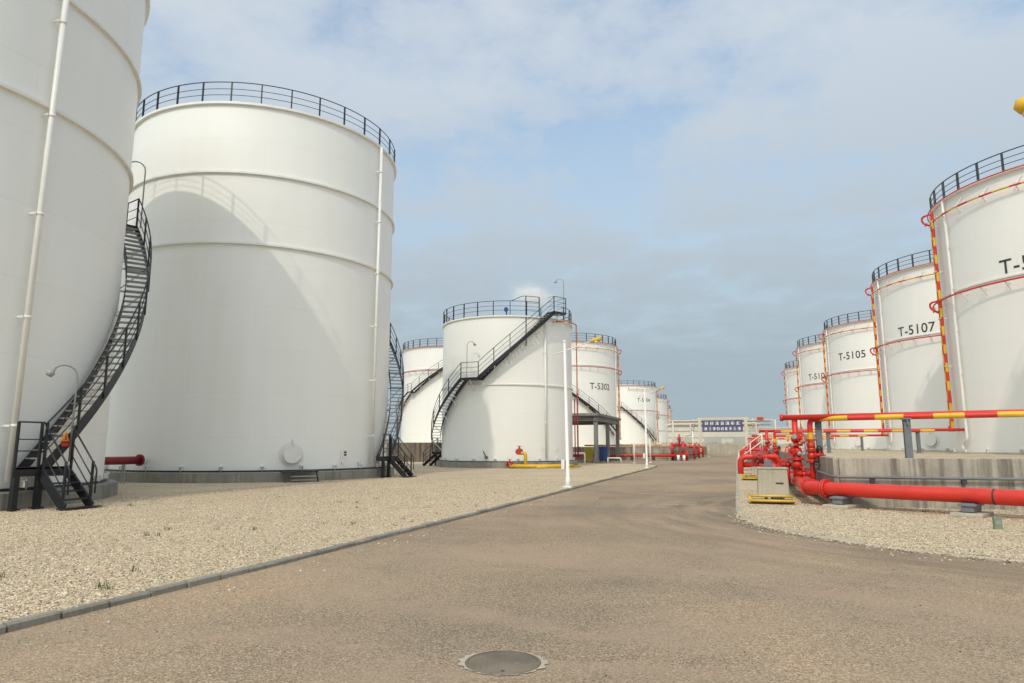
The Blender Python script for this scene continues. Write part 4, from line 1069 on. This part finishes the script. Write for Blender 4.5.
# red pipe along the left bund and its valve stack
x0, y0 = -14.8, 77.2
t = empty('fire_main', (x0, y0, 0), 'long straight red pipe along the foot of the low pale bund wall', 'pipe')
MB().tube([(-8, 0, .55), (9.3, 0, .55)], .16, 14).build('pipe', 'red', t)
m = MB()
for k in range(7): m.box((-6 + 2.4 * k, 0, .2), (.3, .5, .42))
m.build('saddle', 'darkgrey', t)
t = empty('banded_pipe', (x0, y0 + 1.1, 1.5), 'faded orange banded pipe resting along the top of the low bund wall', 'pipe')
m = MB(); banded(m, [(-2, 0, .16), (10, 0, .16)], .1, 1.6, 0, 1, 10); m.build('pipe', ['orange', 'pale_orange'], t)
t = empty('valve_stack', (-6.9, 71.0, 0), 'red valve stack at the road end of the low bund wall', 'valve stack')
t.location = at(679.5, 75.5)
m = MB()
for q in ((-.8, 0, .5), (-.8, 0, 1.6), (.4, -.2, 1.7), (.7, .6, .7)): m.tube([(q[0], q[1], 0), (q[0], q[1], q[2] + .4)], .15, 10)
m.tube([(-.8, 0, 1.7), (.7, .2, 1.7)], .17, 10); m.tube([(-.8, 0, .6), (.7, .2, .6)], .15, 10); m.tube([(0, 0, 1.7), (0, 0, 2.9)], .09, 8); m.build('pipework', 'red', t)
v = MB()
for q, ax in (((-.3, 0, 1.7), (1, 0, 0)), ((.4, -.2, 1.2), (0, 0, 1)), ((-.8, 0, 1.1), (0, 0, 1)), ((0, 0, 2.3), (0, 0, 1)), ((.1, 0, .6), (1, 0, 0))): valve(v, q, ax, .13, (0, -1, .2), .18)
v.build('valve', 'red_dull', t)
m = MB(); 
for xx in (-.1, .5): m.tube([(xx, -.8, 0), (xx, -.8, .62)], .16, 10)
m.build('bollard', 'white', t)
for i, (px, fw, lb) in enumerate(((690, 84, 'red valve group behind the red valve stack'), (695, 92, 'red valve group by the slim white post'), (699, 100, 'red valve group nearest the gantry leg'))):
    t = empty('valve_group', at(px, fw), lb, 'valve stack', 'red valve groups along the left roadside')
    m = MB(); m.tube(fillet([(-.6, 0, 0), (-.6, 0, 1.5), (.5, 0, 1.5), (.5, 0, 0)], .2), .14, 10); m.tube([(-.6, .3, .6), (.6, .3, .6)], .14, 10); m.build('pipework', 'red_dull', t)
    v = MB(); valve(v, (0, 0, 1.5), (1, 0, 0), .13, (0, -.3, 1), .2); valve(v, (.5, 0, .9), (0, 0, 1), .12, (0, -1, 0), .18); v.build('valve', 'red', t)

# ------------------------------------------------------------------ far gantry, sign, sheds
GY = 105
t = empty('pipe_gantry', (-1.75, GY, 0), 'cream steel pipe gantry spanning the far end of the road', 'gantry')
for xx in (-3.3, 3.2):
    m = MB(); m.box((xx, 0, 2.8), (.42, .42, 5.6)); m.box((xx, 1.4, 2.8), (.3, .3, 5.6)); m.box((xx, .7, 2.2), (.12, 1.2, .12)); m.box((xx, .7, 4.4), (.12, 1.2, .12)); m.box((xx, .0, .12), (.8, .8, .24)); m.build('leg', 'cream', t)
m = MB(); m.box((0, 0, 5.62), (7.2, .3, .26)); m.box((0, 1.4, 5.62), (7.2, .3, .26)); m.box((-5.6, 0, 5.35), (4.6, .22, .2)); m.box((5.2, 0, 5.35), (3.6, .2, .2)); m.build('beam', 'cream', t)
m = MB()
for z, yy in ((5.2, .35), (5.2, .8), (4.7, 1.1)): m.tube([(-7.6, yy, z), (6.6, yy, z)], .12, 8)
for s_ in (-1, 1):
    m.tube(fillet([(s_ * 3.9, -.3, 4.9), (s_ * 4.6, -.3, 4.9), (s_ * 4.6, -.3, 3.2), (s_ * 5.6, -.3, 3.2), (s_ * 5.6, -.3, .4)], .3), .14, 8)
    m.tube(fillet([(s_ * 4.2, .3, 5.6), (s_ * 4.2, .3, 3.9), (s_ * 9.5, .3, 3.9)], .3), .11, 8)
    m.tube([(s_ * 7.2, 0, 0), (s_ * 7.2, 0, 5.4)], .14, 8)
m.build('pipework', 'clad', t)
m = MB(); m.box((5.2, -.2, 5.6), (.9, .4, .3)); m.build('lamp', 'red', t)
t = empty('sign_board', (-1.85, GY - .35, 4.5), 'long dark blue sign board with two rows of white characters on the gantry', 'sign')
MB().box((0, 0, 0), (5.7, .12, 1.6)).build('panel', 'signblue', t)
MB().box((0, -.066, .0), (5.72, .02, .07)).box((0, 0, .82), (5.8, .16, .06)).box((0, 0, -.82), (5.8, .16, .06)).build('trim', 'darkgrey', t)
m = MB(); rg = random.Random(4)       # two rows of unreadable white characters
for row, z, n_, h in ((0, .40, 7, .42), (1, -.38, 9, .44)):
    for k in range(n_):
        cx_ = -2.6 + 5.2 * (k + .5) / n_; wd = 5.2 / n_ * .72
        for q in range(3): m.box((cx_, -.075, z + h * (-.42 + .42 * q)), (wd * rg.uniform(.6, 1), .02, .06))
        for q in range(2): m.box((cx_ + wd * rg.uniform(-.42, .42), -.078, z + h * rg.uniform(-.1, .1)), (.085, .02, h * rg.uniform(.6, 1)))
m.build('lettering', 'white', t)

t = empty('warehouse', (-4.8, 168, 0), 'long cream warehouse with a shallow arched roof behind the gantry', 'building')
m = MB(); W2, Dp, Hh = 18.8, 30, 6.3
m.box((0, 0, Hh / 2), (W2, Dp, Hh)); m.build('wall', 'clad', t)
m = MB(); n_ = 14; vs = []; fs = []
for k in range(n_ + 1):
    u = -1 + 2 * k / n_
    for yy in (-Dp / 2 - .4, Dp / 2 + .4): vs.append((u * (W2 / 2 + .5), yy, Hh + 1.0 * (1 - abs(u) ** 2.2)))
for k in range(n_): fs.append((2 * k, 2 * k + 2, 2 * k + 3, 2 * k + 1))
vs += [(-W2 / 2 - .5, -Dp / 2 - .4, Hh - .25), (W2 / 2 + .5, -Dp / 2 - .4, Hh - .25)]
fs.append(tuple([len(vs) - 2] + [len(vs) - 1] + [2 * k for k in reversed(range(n_ + 1))]))
m.add(vs, fs); m.build('roof', 'clad', t)
m = MB()
for z in (2.0, 3.4, 4.8): m.box((0, -Dp / 2 - .02, z), (W2, .05, .28))
m.build('cladding_band', 'clad_dark', t)
for k in range(3):
    MB().box((-6 + 6 * k, -Dp / 2 - .03, 1.6), (3.6, .07, 3.2)).build('door', 'clad_dark', t)
t = empty('boundary_wall', (-3, 137, 0), 'grey concrete panel wall closing the far end of the road', 'wall')
m = MB(); m.box((0, 0, 1.0), (44, .2, 2.0)); m.build('panel', 'conc', t)
m = MB()
for k in range(19): m.box((-21.6 + 2.4 * k, -.12, 1.05), (.2, .12, 2.14))
m.build('pier', 'conc', t)
tufts('reeds', [(-14 + rnd.random() * 14, 138.2 + rnd.random() * 3, 0) for _ in range(70)], 'reed', 1.3, 2.6, 7, .5)
t = empty('low_shed', (31, 196, 0), 'low pale shed far behind the right terrace tanks', 'building')
MB().box((0, 0, 2.8), (50, 16, 5.6)).build('wall', 'clad', t)
MB().box((0, 0, 5.75), (51, 17, .3)).build('roof', 'clad_dark', t)
t = empty('pipe_rack', (10, 128, 0), 'thin steel pipe rack far off beyond the right pipe row', 'pipe rack')
m = MB()
for xx in (-7.5, -3.5, .5, 4.5): m.box((xx, 0, 2.3), (.18, .18, 4.6))
m.box((-1.5, 0, 4.6), (12.6, .16, .16)); m.box((-1.5, 0, 3.6), (12.6, .16, .16)); m.build('frame', 'clad_dark', t)
m = MB()
for z in (4.78, 3.78): m.tube([(-8, 0, z), (5, 0, z)], .09, 8)
m.build('pipework', 'cream', t)

# ------------------------------------------------------------------ steam behind the middle tank
x, y, _ = at(532, 170)
sm = MB(); sm.ball((0, 0, 0), 1, n=24, sc_=(9, 5, 5.2)); s_ = sm.build('steam_plume', 'white')
s_.location = (x, y, 40.0); s_['kind'] = 'stuff'; s_.rotation_euler = (0, R_(18), R_(18))
mt = bpy.data.materials.new('steam'); mt.use_nodes = True; nt = mt.node_tree
nt.nodes.remove(nt.nodes['Principled BSDF']); pv = nt.nodes.new('ShaderNodeVolumePrincipled')
pv.inputs['Color'].default_value = (.995, .995, .99, 1); pv.inputs['Anisotropy'].default_value = -.25
tcx = nt.nodes.new('ShaderNodeTexCoord'); ns = noise(nt, tcx.outputs['Object'], .30, 8, .68)
mpx = nt.nodes.new('ShaderNodeMapping'); mpx.inputs['Scale'].default_value = (1 / 9, 1 / 5, 1 / 5.2); L(nt, tcx.outputs['Object'], mpx.inputs[0])
ln = nt.nodes.new('ShaderNodeVectorMath'); ln.operation = 'LENGTH'; L(nt, mpx.outputs[0], ln.inputs[0])
fa = nt.nodes.new('ShaderNodeMath'); fa.operation = 'SUBTRACT'; fa.inputs[0].default_value = 1.0; L(nt, ln.outputs['Value'], fa.inputs[1])
ad = nt.nodes.new('ShaderNodeMath'); ad.operation = 'MULTIPLY_ADD'; ad.inputs[1].default_value = .75; L(nt, fa.outputs[0], ad.inputs[0]); L(nt, ns, ad.inputs[2])
dn = ramp(nt, ad.outputs[0], [(.66, (0, 0, 0)), (.86, (.05, .05, .05)), (1.08, (.25, .25, .25))])
L(nt, dn, pv.inputs['Density']); L(nt, pv.outputs[0], nt.nodes['Material Output'].inputs['Volume'])
s_.data.materials.clear(); s_.data.materials.append(mt)
sc.cycles.volume_step_rate = 2
